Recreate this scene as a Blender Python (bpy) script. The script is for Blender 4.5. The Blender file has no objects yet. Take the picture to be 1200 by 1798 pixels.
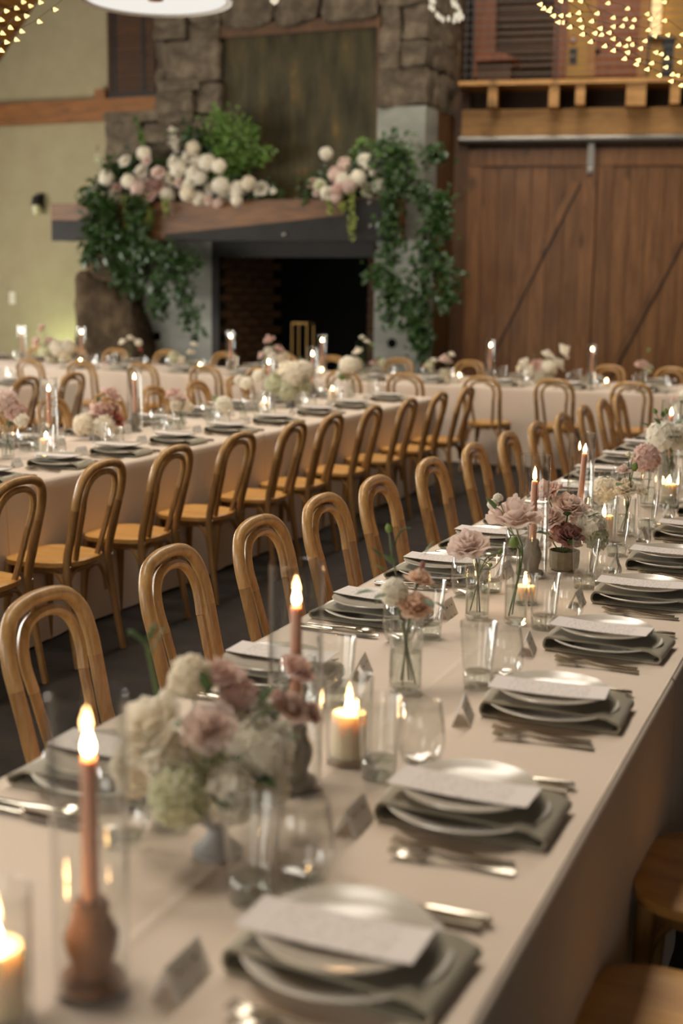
import bpy, math, random
from math import sin, cos, pi, sqrt, atan, tan, radians
from mathutils import Vector, Matrix, noise
random.seed(7)
SC = bpy.context.scene
COL = SC.collection

# ------------------------------------------------------------------ camera
F, YH, ROLL, TH, CZ = 2250.0, 516.0, 0.0137, 0.397, 1.63
PIT = atan((899 - YH) / F)
_h = Vector((-sin(TH), cos(TH), 0)); _r = Vector((cos(TH), sin(TH), 0)); _z = Vector((0, 0, 1))
_fw = cos(PIT) * _h - sin(PIT) * _z
_up = sin(PIT) * _h + cos(PIT) * _z
_rx = cos(ROLL) * _r + sin(ROLL) * _up
_ux = -sin(ROLL) * _r + cos(ROLL) * _up
cam_d = bpy.data.cameras.new('camera')
cam = bpy.data.objects.new('camera', cam_d); COL.objects.link(cam); SC.camera = cam
m = Matrix((_rx, _ux, -_fw)).transposed().to_4x4(); m.translation = (0, 0, CZ)
cam.matrix_world = m
cam_d.sensor_fit = 'VERTICAL'; cam_d.sensor_height = 36; cam_d.lens = F * 36 / 1798
cam_d.clip_start = 0.05; cam_d.clip_end = 200
cam_d.dof.use_dof = True; cam_d.dof.focus_distance = 4.0; cam_d.dof.aperture_fstop = 2.1

SC.view_settings.view_transform = 'Standard'; SC.view_settings.look = 'None'
SC.view_settings.gamma = 1.0; SC.view_settings.use_curve_mapping = False
SC.view_settings.exposure = 0.86
cy = SC.cycles
cy.use_denoising = True; cy.caustics_reflective = False; cy.caustics_refractive = False
cy.max_bounces = 7; cy.diffuse_bounces = 3; cy.use_adaptive_sampling = True; cy.adaptive_threshold = 0.05; cy.adaptive_min_samples = 20; cy.glossy_bounces = 3; cy.transmission_bounces = 6
cy.transparent_max_bounces = 24; cy.sample_clamp_indirect = 3.0; cy.sample_clamp_direct = 0.0

# ------------------------------------------------------------------ world and daylight
W = bpy.data.worlds.new('world'); SC.world = W; W.use_nodes = True
W.node_tree.nodes['Background'].inputs[0].default_value = (0.55, 0.65, 0.75, 1)
W.node_tree.nodes['Background'].inputs[1].default_value = 0.5

def area(name, loc, rot, sx, sy, power, col):
    l = bpy.data.lights.new(name, 'AREA'); l.shape = 'RECTANGLE'; l.size = sx; l.size_y = sy
    l.energy = power; l.color = col
    o = bpy.data.objects.new(name, l); COL.objects.link(o); o.location = loc; o.rotation_euler = rot
    return o
DAY = (1.0, 0.97, 0.90)
LEFT_WIN_Y = (1.0, 4.0, 7.0, 10.0, 13.0)
for wy in LEFT_WIN_Y:      # daylight through the windows of the left eave wall (light faces +X)
    area('daylight_left', (-15.75, wy, 1.7), (0, radians(-90), 0), 1.7, 2.2, 165, DAY)
SKY_Y = (1.5, 6.0, 10.5, 15.0)
for sy in SKY_Y:           # added top light, set at made-up skylights over the hall (light faces down)
    area('added_top_light', (-3.8, sy, 8.24), (0, 0, 0), 2.2, 2.8, 145, (1.0, 0.89, 0.76))
BACK_WIN_X = (-12.5, -9.0, -5.5, 0.5)
for wx in BACK_WIN_X:      # daylight through the glazed doors behind the camera, rightmost one an added weak fill (light faces +Y)
    area('daylight_back', (wx, -4.75, 1.9), (radians(90), 0, 0), 2.4, 2.6, 88 if wx < 0 else 28, DAY)

# ------------------------------------------------------------------ geometry of the photograph
def ray(px, py):
    x = (px - 600) / F; y = -(py - 899) / F
    return _fw + x * _rx + y * _ux
O0 = Vector((0, 0, CZ))
def at(px, py, z=0.76):
    d = ray(px, py); return O0 + d * ((z - CZ) / d.z)
def at_Y(px, py, Y):
    d = ray(px, py); return O0 + d * (Y / d.y)
def at_X(px, py, X):
    d = ray(px, py); return O0 + d * (X / d.x)
def depth(p): return (Vector(p) - O0).dot(_fw)
def at_depth(px, py, dep): return O0 + ray(px, py) * dep
def at_plane(px, py, p0, n):
    d = ray(px, py); return O0 + d * ((Vector(p0) - O0).dot(n) / d.dot(n))

# ------------------------------------------------------------------ materials
def lin(c):
    return tuple(((v / 255) / 12.92 if v / 255 <= 0.04045 else ((v / 255 + 0.055) / 1.055) ** 2.4) for v in c) + (1.0,)
MATS = {}
def newmat(name):
    m = bpy.data.materials.new(name); m.use_nodes = True
    nt = m.node_tree; b = nt.nodes['Principled BSDF']; MATS[name] = m
    return m, nt, b
def N(nt, t, **kw):
    n = nt.nodes.new(t)
    for k, v in kw.items():
        if k in n.inputs: n.inputs[k].default_value = v
        else: setattr(n, k, v)
    return n
def plain(name, c, rough=0.6, metal=0.0, sss=0.0, spec=0.5, var=0.0, bump=0.0, bscale=60, sheen=0.0, nscale=12):
    m, nt, b = newmat(name)
    b.inputs['Base Color'].default_value = lin(c); b.inputs['Roughness'].default_value = rough
    b.inputs['Metallic'].default_value = metal; b.inputs['Specular IOR Level'].default_value = spec
    if sss:
        b.inputs['Subsurface Weight'].default_value = sss
        b.inputs['Subsurface Radius'].default_value = (0.022, 0.018, 0.014); b.inputs['Subsurface Scale'].default_value = 1.0
    if sheen: b.inputs['Sheen Weight'].default_value = sheen
    if var or bump:
        tc = N(nt, 'ShaderNodeTexCoord')
    if var:
        no = N(nt, 'ShaderNodeTexNoise', Scale=nscale, Detail=5.0)
        nt.links.new(tc.outputs['Object'], no.inputs['Vector'])
        oi = N(nt, 'ShaderNodeObjectInfo')
        ad = N(nt, 'ShaderNodeMath', operation='ADD'); nt.links.new(no.outputs[0], ad.inputs[0]); nt.links.new(oi.outputs['Random'], ad.inputs[1])
        mr = N(nt, 'ShaderNodeMapRange'); mr.inputs[1].default_value = 0.3; mr.inputs[2].default_value = 1.7
        mr.inputs[3].default_value = 1 - var; mr.inputs[4].default_value = 1 + var
        nt.links.new(ad.outputs[0], mr.inputs[0])
        hs = N(nt, 'ShaderNodeHueSaturation'); hs.inputs['Color'].default_value = lin(c)
        nt.links.new(mr.outputs[0], hs.inputs['Value']); nt.links.new(hs.outputs[0], b.inputs['Base Color'])
    if bump:
        nb = N(nt, 'ShaderNodeTexNoise', Scale=bscale, Detail=4.0); nt.links.new(tc.outputs['Object'], nb.inputs['Vector'])
        bp = N(nt, 'ShaderNodeBump', Strength=bump, Distance=0.02); nt.links.new(nb.outputs[0], bp.inputs['Height'])
        nt.links.new(bp.outputs[0], b.inputs['Normal'])
    return m
def wood(name, c1, c2, rough=0.4, scale=(1, 1, 1), knots=0.0, dist=3.0, var=0.25, bump=0.15, freq=3.0):
    """grain runs along local Z unless scale says otherwise"""
    m, nt, b = newmat(name)
    tc = N(nt, 'ShaderNodeTexCoord'); mp = N(nt, 'ShaderNodeMapping'); mp.inputs['Scale'].default_value = scale
    oi = N(nt, 'ShaderNodeObjectInfo')
    cb = N(nt, 'ShaderNodeCombineXYZ')
    ml = N(nt, 'ShaderNodeMath', operation='MULTIPLY'); ml.inputs[1].default_value = 37.0
    nt.links.new(oi.outputs['Random'], ml.inputs[0])
    for i in range(3): nt.links.new(ml.outputs[0], cb.inputs[i])
    nt.links.new(tc.outputs['Object'], mp.inputs['Vector'])
    va = N(nt, 'ShaderNodeVectorMath', operation='ADD'); nt.links.new(mp.outputs[0], va.inputs[0]); nt.links.new(cb.outputs[0], va.inputs[1])
    no = N(nt, 'ShaderNodeTexNoise', Scale=freq, Detail=6.0, Distortion=dist * 0.2); nt.links.new(va.outputs[0], no.inputs['Vector'])
    n2 = N(nt, 'ShaderNodeTexNoise', Scale=freq * 6, Detail=4.0); nt.links.new(va.outputs[0], n2.inputs['Vector'])
    mx = N(nt, 'ShaderNodeMath', operation='ADD'); nt.links.new(no.outputs[0], mx.inputs[0])
    m2 = N(nt, 'ShaderNodeMath', operation='MULTIPLY'); m2.inputs[1].default_value = 0.45; nt.links.new(n2.outputs[0], m2.inputs[0]); nt.links.new(m2.outputs[0], mx.inputs[1])
    cr = N(nt, 'ShaderNodeValToRGB'); cr.color_ramp.elements[0].position = 0.42; cr.color_ramp.elements[1].position = 0.98
    cr.color_ramp.elements[0].color = lin(c1); cr.color_ramp.elements[1].color = lin(c2)
    nt.links.new(mx.outputs[0], cr.inputs[0])
    out = cr.outputs[0]
    if knots:
        mk = N(nt, 'ShaderNodeMapping'); mk.inputs['Scale'].default_value = (2.6, 2.6, 1.5); nt.links.new(tc.outputs['Object'], mk.inputs['Vector'])
        v2 = N(nt, 'ShaderNodeVectorMath', operation='ADD'); nt.links.new(mk.outputs[0], v2.inputs[0]); nt.links.new(cb.outputs[0], v2.inputs[1])
        vo = N(nt, 'ShaderNodeTexVoronoi', Scale=1.0); nt.links.new(v2.outputs[0], vo.inputs['Vector'])
        kr = N(nt, 'ShaderNodeMapRange'); kr.inputs[1].default_value = 0.06; kr.inputs[2].default_value = 0.2; kr.inputs[3].default_value = 1 - knots; kr.inputs[4].default_value = 1.0
        nt.links.new(vo.outputs['Distance'], kr.inputs[0])
        km = N(nt, 'ShaderNodeMixRGB', blend_type='MULTIPLY'); km.inputs[0].default_value = 1
        nt.links.new(out, km.inputs[1]); nt.links.new(kr.outputs[0], km.inputs[2]); out = km.outputs[0]
    hs = N(nt, 'ShaderNodeHueSaturation'); nt.links.new(out, hs.inputs['Color'])
    mr = N(nt, 'ShaderNodeMapRange'); mr.inputs[3].default_value = 1 - var; mr.inputs[4].default_value = 1 + var
    nt.links.new(oi.outputs['Random'], mr.inputs[0]); nt.links.new(mr.outputs[0], hs.inputs['Value'])
    nt.links.new(hs.outputs[0], b.inputs['Base Color']); b.inputs['Roughness'].default_value = rough
    if bump:
        bp = N(nt, 'ShaderNodeBump', Strength=bump, Distance=0.01); nt.links.new(mx.outputs[0], bp.inputs['Height']); nt.links.new(bp.outputs[0], b.inputs['Normal'])
    return m
def blotch(name, stops, scale, rough=0.8, bump=0.4, bdist=0.05, mapscale=(1, 1, 1), detail=8.0, var=0.0, metal=0.0, spec=0.25):
    m, nt, b = newmat(name)
    tc = N(nt, 'ShaderNodeTexCoord'); mp = N(nt, 'ShaderNodeMapping'); mp.inputs['Scale'].default_value = mapscale
    nt.links.new(tc.outputs['Object'], mp.inputs['Vector'])
    no = N(nt, 'ShaderNodeTexNoise', Scale=scale, Detail=detail, Roughness=0.65); nt.links.new(mp.outputs[0], no.inputs['Vector'])
    cr = N(nt, 'ShaderNodeValToRGB')
    e = cr.color_ramp.elements
    while len(e) < len(stops): e.new(0.5)
    for i, (p, c) in enumerate(stops): e[i].position = p; e[i].color = lin(c)
    nt.links.new(no.outputs[0], cr.inputs[0]); out = cr.outputs[0]
    if var:
        oi = N(nt, 'ShaderNodeObjectInfo'); mr = N(nt, 'ShaderNodeMapRange'); mr.inputs[3].default_value = 1 - var; mr.inputs[4].default_value = 1 + var
        nt.links.new(oi.outputs['Random'], mr.inputs[0]); hs = N(nt, 'ShaderNodeHueSaturation'); nt.links.new(out, hs.inputs['Color']); nt.links.new(mr.outputs[0], hs.inputs['Value']); out = hs.outputs[0]
    nt.links.new(out, b.inputs['Base Color']); b.inputs['Roughness'].default_value = rough; b.inputs['Metallic'].default_value = metal; b.inputs['Specular IOR Level'].default_value = spec
    bp = N(nt, 'ShaderNodeBump', Strength=bump, Distance=bdist); nt.links.new(no.outputs[0], bp.inputs['Height']); nt.links.new(bp.outputs[0], b.inputs['Normal'])
    return m
def glassmat(name, tint=(0.98, 0.985, 0.98), base=0.05, edge=0.8):
    m, nt, b = newmat(name); nt.nodes.remove(b)
    out = nt.nodes['Material Output']
    tr = N(nt, 'ShaderNodeBsdfTransparent'); tr.inputs[0].default_value = tint + (1,)
    gl = N(nt, 'ShaderNodeBsdfGlossy', Roughness=0.03); gl.inputs[0].default_value = (1, 1, 1, 1)
    lw = N(nt, 'ShaderNodeLayerWeight', Blend=0.5)
    pw = N(nt, 'ShaderNodeMath', operation='POWER'); pw.inputs[1].default_value = 3.0; nt.links.new(lw.outputs['Facing'], pw.inputs[0])
    mr = N(nt, 'ShaderNodeMapRange'); mr.inputs[3].default_value = base; mr.inputs[4].default_value = edge; nt.links.new(pw.outputs[0], mr.inputs[0])
    mx = N(nt, 'ShaderNodeMixShader'); nt.links.new(mr.outputs[0], mx.inputs[0]); nt.links.new(tr.outputs[0], mx.inputs[1]); nt.links.new(gl.outputs[0], mx.inputs[2])
    ab = N(nt, 'ShaderNodeMixRGB'); ab.inputs[1].default_value = tint + (1,); ab.inputs[2].default_value = (0.5, 0.5, 0.47, 1)
    p2 = N(nt, 'ShaderNodeMath', operation='POWER'); p2.inputs[1].default_value = 5.0; nt.links.new(lw.outputs['Facing'], p2.inputs[0])
    nt.links.new(p2.outputs[0], ab.inputs[0]); nt.links.new(ab.outputs[0], tr.inputs[0])
    nt.links.new(mx.outputs[0], out.inputs[0]); return m
def emit(name, c, s):
    m, nt, b = newmat(name); nt.nodes.remove(b)
    e = N(nt, 'ShaderNodeEmission', Strength=s); e.inputs[0].default_value = c + (1,); nt.links.new(e.outputs[0], nt.nodes['Material Output'].inputs[0]); return m
def printed(name, paper, ink, pitch, fill, xs, row_ax='Y', along='X', half=0.085, trans=0.0):
    """paper with rows of small print in object XY"""
    m, nt, b = newmat(name)
    tc = N(nt, 'ShaderNodeTexCoord'); sp = N(nt, 'ShaderNodeSeparateXYZ'); nt.links.new(tc.outputs['Object'], sp.inputs[0])
    def mth(op, a, v=None, a2=None):
        n = N(nt, 'ShaderNodeMath', operation=op)
        if hasattr(a, 'links'): nt.links.new(a, n.inputs[0])
        else: n.inputs[0].default_value = a
        if a2 is not None: nt.links.new(a2, n.inputs[1])
        elif v is not None: n.inputs[1].default_value = v
        return n.outputs[0]
    row = mth('MULTIPLY', sp.outputs[row_ax], 1 / pitch); fr = mth('FRACT', row); fl = mth('FLOOR', row)
    l1 = mth('LESS_THAN', fr, fill)
    cb = N(nt, 'ShaderNodeCombineXYZ'); nt.links.new(mth('MULTIPLY', sp.outputs[along], xs), cb.inputs[0]); nt.links.new(mth('MULTIPLY', fl, 7.3), cb.inputs[1])
    no = N(nt, 'ShaderNodeTexNoise', Scale=1.0, Detail=2.0); nt.links.new(cb.outputs[0], no.inputs['Vector'])
    l2 = mth('GREATER_THAN', no.outputs[0], 0.5 if not trans else 0.55)
    ax = mth('LESS_THAN', mth('ABSOLUTE', sp.outputs[along]), half)
    k = mth('MULTIPLY', mth('MULTIPLY', l1, a2=l2), a2=ax)
    mx = N(nt, 'ShaderNodeMixRGB'); mx.inputs[1].default_value = lin(paper); mx.inputs[2].default_value = lin(ink); nt.links.new(k, mx.inputs[0])
    nt.links.new(mx.outputs[0], b.inputs['Base Color']); b.inputs['Roughness'].default_value = 0.8
    if trans:
        tl = N(nt, 'ShaderNodeBsdfTranslucent'); nt.links.new(mx.outputs[0], tl.inputs[0]); ms = N(nt, 'ShaderNodeMixShader'); ms.inputs[0].default_value = trans
        nt.links.new(b.outputs[0], ms.inputs[1]); nt.links.new(tl.outputs[0], ms.inputs[2]); nt.links.new(ms.outputs[0], nt.nodes['Material Output'].inputs[0])
    return m

CHAIRW = wood('chair_wood', (146, 105, 57), (198, 157, 101), rough=0.32, scale=(7, 7, 1.2), var=0.1, freq=3.5, bump=0.05)
CHAIRW2 = wood('chair_wood_splice', (122, 86, 45), (172, 130, 78), rough=0.34, scale=(8, 8, 1.0), var=0.12, freq=4, bump=0.06)
SEATW = wood('seat_wood', (176, 122, 58), (216, 165, 92), rough=0.38, scale=(6, 1, 6), var=0.08, freq=3, bump=0.04)
CLOTH = plain('cloth', (229, 211, 192), rough=0.85, var=0.03, bump=0.12, bscale=420, sheen=0.15, nscale=3)
NAPK = plain('napkin', (158, 150, 130), rough=0.9, bump=0.3, bscale=350, sheen=0.2, var=0.06)
PLATE = plain('plate', (222, 216, 204), rough=0.24, spec=0.5)
PLATE2 = plain('plate_grey', (194, 185, 170), rough=0.17, spec=0.55)
SILVER = plain('silver', (196, 188, 172), rough=0.18, metal=1.0)
MENU = printed('menu_card', (232, 224, 218), (186, 176, 170), 0.0115, 0.30, 170)
CARD = printed('place_card', (240, 236, 230), (110, 104, 98), 0.026, 0.16, 150, 'Z', 'Y', 0.026, 0.45)
GLASS = glassmat('glass')
GLASSB = glassmat('glass_thick', (0.90, 0.93, 0.90), 0.10, 0.85)
WATER = glassmat('water', (0.95, 0.97, 0.95), 0.05, 0.5)
WAX = plain('wax_pink', (206, 150, 122), rough=0.45, sss=0.35)
WAXW = plain('wax_ivory', (248, 230, 200), rough=0.45, sss=1.0)
WICK = plain('wick', (30, 24, 20), rough=0.9)
FLAME = emit('flame', (1.0, 0.57, 0.22), 66)
HOLDW = wood('holder_wood', (128, 78, 44), (176, 118, 76), rough=0.6, scale=(4, 4, 1), var=0.05)
HOLDS = plain('holder_stone', (128, 118, 102), rough=0.75, var=0.1, bump=0.3, bscale=90)
CONC = blotch('pot_concrete', [(0.3, (142, 134, 112)), (0.7, (176, 168, 146))], 18, bump=0.1)
COMPOTE = plain('compote_grey', (150, 148, 146), rough=0.5, var=0.08)
GREEN = plain('leaf_green', (62, 88, 40), rough=0.5, var=0.25, nscale=5)
GREEND = plain('leaf_dark', (50, 76, 34), rough=0.4, var=0.35, nscale=4)
GREENF = plain('fern_green', (94, 126, 54), rough=0.55, var=0.25, nscale=4)
AMAR = plain('amaranthus', (128, 140, 62), rough=0.8, var=0.15)
STEM = plain('stem_green', (84, 104, 46), rough=0.5)
STEMB = plain('stem_brown', (78, 66, 40), rough=0.6)
def petal(name, c, c2=None):
    m = plain(name, c, rough=0.6, var=0.07, nscale=25)
    nt = m.node_tree; b = nt.nodes['Principled BSDF']; out = nt.nodes['Material Output']
    tl = N(nt, 'ShaderNodeBsdfTranslucent'); src = b.inputs['Base Color'].links[0].from_socket; nt.links.new(src, tl.inputs[0])
    mx = N(nt, 'ShaderNodeMixShader'); mx.inputs[0].default_value = 0.5
    nt.links.new(b.outputs[0], mx.inputs[1]); nt.links.new(tl.outputs[0], mx.inputs[2]); nt.links.new(mx.outputs[0], out.inputs[0])
    return m
PET = {'cream': petal('petal_cream', (249, 241, 224)), 'white': petal('petal_white', (252, 247, 234)), 'blush': petal('petal_blush', (232, 204, 192)),
       'pale': petal('petal_pale_blush', (240, 221, 210)), 'peach': petal('petal_peach', (236, 206, 182)), 'mauve': petal('petal_mauve', (184, 140, 130)),
       'red': petal('petal_rust', (190, 122, 106)), 'lime': petal('petal_lime', (226, 226, 198)), 'bud': petal('bud_green', (150, 172, 100))}
WALLM = blotch('plaster_cream', [(0.3, (158, 147, 116)), (0.7, (168, 158, 126))], 3, rough=0.9, bump=0.08, bdist=0.01)
FLOORM = blotch('floor_dark', [(0.3, (22, 17, 12)), (0.6, (40, 31, 22)), (0.8, (50, 39, 28))], 7, rough=0.75, bump=0.2, bdist=0.01)
STONE = blotch('chimney_stone', [(0.25, (54, 46, 38)), (0.5, (98, 87, 72)), (0.75, (134, 120, 100))], 4.5, rough=0.95, bump=0.9, bdist=0.08, var=0.16)
SHADOWW = plain('dark_unseen_wall', (58, 52, 42), rough=0.9)  # unseen walls kept dark to cut bounce onto the cloth side
MORTAR = plain('mortar', (64, 54, 42), rough=0.95, bump=0.5)
BOULDER = blotch('boulder', [(0.25, (36, 28, 20)), (0.5, (76, 62, 45)), (0.75, (116, 98, 72))], 3.2, rough=0.95, bump=0.9, bdist=0.1)
CONCR = blotch('concrete_wall', [(0.25, (120, 120, 112)), (0.75, (156, 156, 146))], 1.8, rough=0.8, bump=0.15, bdist=0.02, mapscale=(1, 1, 3))
PATINA = blotch('patina_steel', [(0.3, (38, 35, 22)), (0.5, (64, 58, 38)), (0.62, (78, 68, 42)), (0.74, (124, 94, 48))], 1.4, rough=0.5, bump=0.05, bdist=0.01, mapscale=(3.2, 1, 0.8), metal=0.25)
STEEL = blotch('dark_steel', [(0.3, (22, 20, 16)), (0.7, (34, 30, 25))], 4, rough=0.6, bump=0.05, bdist=0.01)
RAILM = plain('galvanised_rail', (150, 148, 142), rough=0.4, metal=0.8)
BLACKM = plain('black_metal', (22, 22, 22), rough=0.5)
BEAMW = wood('beam_wood', (98, 58, 23), (150, 98, 46), rough=0.6, scale=(0.8, 6, 6), knots=0.5, var=0.1)
MANTW = wood('mantel_wood', (66, 41, 17), (124, 82, 38), rough=0.55, scale=(0.7, 5, 5), var=0.05)
DOORW = wood('door_wood', (92, 58, 30), (142, 98, 58), rough=0.42, scale=(5, 5, 0.6), knots=0.6, var=0.12, freq=2.4)
DARKW = wood('dark_wood', (62, 40, 20), (100, 66, 34), rough=0.55, scale=(4, 4, 0.6), knots=0.4, var=0.1)
HEADW = wood('header_wood', (156, 110, 58), (204, 156, 94), rough=0.6, scale=(0.7, 5, 5), knots=0.5, var=0.08)
CEILW = wood('ceiling_wood', (128, 80, 30), (184, 122, 56), rough=0.55, scale=(5, 0.6, 5), var=0.15)
ORANGEW = wood('orange_door_wood', (108, 56, 20), (156, 88, 36), rough=0.45, scale=(4, 4, 0.7), var=0.08)
SHADEW = wood('woven_shade', (36, 23, 11), (92, 58, 28), rough=0.7, scale=(2, 2, 20), var=0.25, freq=4)
BLACK = plain('matt_black', (6, 6, 5), rough=0.95, spec=0.1)  # near-black for the firebox lining and tie hole discs
BRICK = blotch('firebrick', [(0.3, (50, 34, 20)), (0.7, (86, 60, 38))], 5, rough=0.9, bump=0.3, bdist=0.03, var=0.1)
GOLD = plain('brass', (120, 92, 44), rough=0.45, metal=0.7)
WHITEP = plain('white_plastic', (214, 208, 190), rough=0.5)
WHITEM = plain('pendant_white', (222, 220, 214), rough=0.5, var=0.04)
LOFTDK = plain('loft_dark_board', (60, 40, 20), rough=0.7, var=0.1)
LOFTCR = plain('loft_cream', (196, 158, 92), rough=0.85)
BLUE = plain('dark_blue_paint', (40, 48, 54), rough=0.6)
REDP = plain('red_plastic', (150, 46, 28), rough=0.5)
PENDE = emit('pendant_diffuser', (1.0, 0.95, 0.87), 0.5)
BULBE = emit('fairy_bulb', (1.0, 0.66, 0.22), 1.9)
BULBW = emit('white_bulb', (1.0, 0.88, 0.66), 0.45)
SCONE = emit('sconce_glow', (1.0, 0.66, 0.30), 0.8)
LOFTL = emit('loft_fill_glow', (1.0, 0.70, 0.38), 12.0)
FROST = plain('frosted_glass', (206, 200, 160), rough=0.4)
UPL = emit('uplight_lens', (0.82, 1.0, 0.50), 260.0)
CORD = plain('cord_dark', (70, 60, 40), rough=0.7)

# ------------------------------------------------------------------ mesh building
class MB:
    def __init__(s): s.v = []; s.f = []
    def box(s, x0, y0, z0, x1, y1, z1):
        n = len(s.v)
        s.v += [(x0, y0, z0), (x1, y0, z0), (x1, y1, z0), (x0, y1, z0), (x0, y0, z1), (x1, y0, z1), (x1, y1, z1), (x0, y1, z1)]
        s.f += [tuple(n + i for i in q) for q in ((0, 3, 2, 1), (4, 5, 6, 7), (0, 1, 5, 4), (1, 2, 6, 5), (2, 3, 7, 6), (3, 0, 4, 7))]
        return s
    def lathe(s, prof, seg=24, c=(0, 0, 0), cap0=True, cap1=True):
        n = len(s.v); k = len(prof)
        for i in range(seg):
            a = 2 * pi * i / seg
            for r, z in prof: s.v.append((c[0] + r * cos(a), c[1] + r * sin(a), c[2] + z))
        for i in range(seg):
            j = (i + 1) % seg
            for q in range(k - 1): s.f.append((n + i * k + q, n + j * k + q, n + j * k + q + 1, n + i * k + q + 1))
        if cap0 and prof[0][0] > 1e-6: s.f.append(tuple(n + i * k for i in reversed(range(seg))))
        if cap1 and prof[-1][0] > 1e-6: s.f.append(tuple(n + i * k + k - 1 for i in range(seg)))
        return s
    def tube(s, pts, rad, seg=8, ry=None):
        pts = [Vector(p) for p in pts]; n0 = len(s.v); k = len(pts)
        if not hasattr(rad, '__len__'): rad = [rad] * k
        t0 = (pts[1] - pts[0]).normalized()
        ref = Vector((0, 0, 1)) if abs(t0.z) < 0.9 else Vector((0, 1, 0))
        nrm = (ref - t0 * ref.dot(t0)).normalized()
        for i, p in enumerate(pts):
            t = ((pts[min(i + 1, k - 1)] - pts[max(i - 1, 0)])).normalized()
            nrm = (nrm - t * nrm.dot(t)).normalized(); bn = t.cross(nrm)
            for j in range(seg):
                a = 2 * pi * j / seg; s.v.append(tuple(p + (nrm * cos(a) + bn * sin(a)) * rad[i]))
        for i in range(k - 1):
            for j in range(seg):
                j2 = (j + 1) % seg
                s.f.append((n0 + i * seg + j, n0 + i * seg + j2, n0 + (i + 1) * seg + j2, n0 + (i + 1) * seg + j))
        s.f.append(tuple(n0 + j for j in reversed(range(seg)))); s.f.append(tuple(n0 + (k - 1) * seg + j for j in range(seg)))
        return s
    def prism(s, poly, y0, y1):      # polygon in XZ extruded along Y
        n = len(s.v); k = len(poly)
        s.v += [(x, y0, z) for x, z in poly] + [(x, y1, z) for x, z in poly]
        s.f.append(tuple(n + i for i in range(k))); s.f.append(tuple(n + k + i for i in reversed(range(k))))
        for i in range(k):
            j = (i + 1) % k; s.f.append((n + i, n + k + i, n + k + j, n + j))
        return s
    def ball(s, c, r, seg=10, rings=6, sq=(1, 1, 1)):
        prof = [(r * sin(pi * i / rings), -r * cos(pi * i / rings)) for i in range(rings + 1)]
        n = len(s.v); s.lathe([(max(a, 1e-7), b) for a, b in prof], seg, (0, 0, 0))
        for i in range(n, len(s.v)):
            v = s.v[i]; s.v[i] = (c[0] + v[0] * sq[0], c[1] + v[1] * sq[1], c[2] + v[2] * sq[2])
        return s
    def leaf(s, p, d, up, L, wd, fold=0.25):
        p = Vector(p); d = Vector(d).normalized(); sd = d.cross(Vector(up))
        if sd.length < 1e-4: sd = d.cross(Vector((1, 0, 0)))
        sd.normalize(); nn = sd.cross(d); n = len(s.v)
        for a, b, c in ((0, 0, 0), (0.3, wd, fold), (0.3, -wd, fold), (0.4, 0, 0), (0.7, wd * 0.75, fold), (0.7, -wd * 0.75, fold), (1, 0, -0.15)):
            s.v.append(tuple(p + d * (L * a) + sd * (b * L) + nn * (c * abs(b) * L - (0.12 * L * a * a))))
        s.f += [(n, n + 1, n + 3), (n, n + 3, n + 2), (n + 1, n + 4, n + 3), (n + 3, n + 4, n + 6), (n + 2, n + 3, n + 5), (n + 3, n + 6, n + 5)]
        return s
    def mesh(s, name, mat, smooth=True, bevel=0):
        me = bpy.data.meshes.new(name); me.from_pydata(s.v, [], s.f); me.update()
        if mat: me.materials.append(mat)
        if smooth:
            me.polygons.foreach_set('use_smooth', [True] * len(me.polygons))
            me.set_sharp_from_angle(angle=radians(38))
        return me
def mobj(name, me, parent=None, loc=None, rz=None, rot=None):
    o = bpy.data.objects.new(name, me); COL.objects.link(o)
    if parent: o.parent = parent
    if loc is not None: o.location = loc
    if rz is not None: o.rotation_euler = (0, 0, rz)
    if rot is not None: o.rotation_euler = rot
    return o
def tag(o, label, cat, group=None):
    o['label'] = label; o['category'] = cat
    if group: o['group'] = group
    return o
def thing(name, label, cat, loc=(0, 0, 0), rz=0, group=None):
    o = bpy.data.objects.new(name, None); COL.objects.link(o); o.empty_display_size = 0.1
    o.location = loc; o.rotation_euler = (0, 0, rz); return tag(o, label, cat, group)
def struct(o): o['kind'] = 'structure'; return o
def dup(src, loc, rz, label, group=None):
    o = src.copy(); COL.objects.link(o); o.location = loc; o.rotation_euler = (0, 0, rz); o['label'] = label
    if group: o['group'] = group
    for ch in src.children:
        c = ch.copy(); COL.objects.link(c); c.parent = o
        for g in ch.children:
            d = g.copy(); COL.objects.link(d); d.parent = c
    return o
def bez(pts, n=8):
    """Catmull-Rom through points"""
    P = [Vector(p) for p in pts]; P = [P[0] * 2 - P[1]] + P + [P[-1] * 2 - P[-2]]; out = []
    for i in range(1, len(P) - 2):
        for k in range(n):
            t = k / n; a, b, c, d = P[i - 1], P[i], P[i + 1], P[i + 2]
            out.append(0.5 * ((2 * b) + (c - a) * t + (2 * a - 5 * b + 4 * c - d) * t * t + (3 * b - a - 3 * c + d) * t ** 3))
    out.append(P[-2]); return out
ORD = ['first', 'second', 'third', 'fourth', 'fifth', 'sixth', 'seventh', 'eighth', 'ninth', 'tenth', 'eleventh', 'twelfth', 'thirteenth', 'fourteenth']
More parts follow.
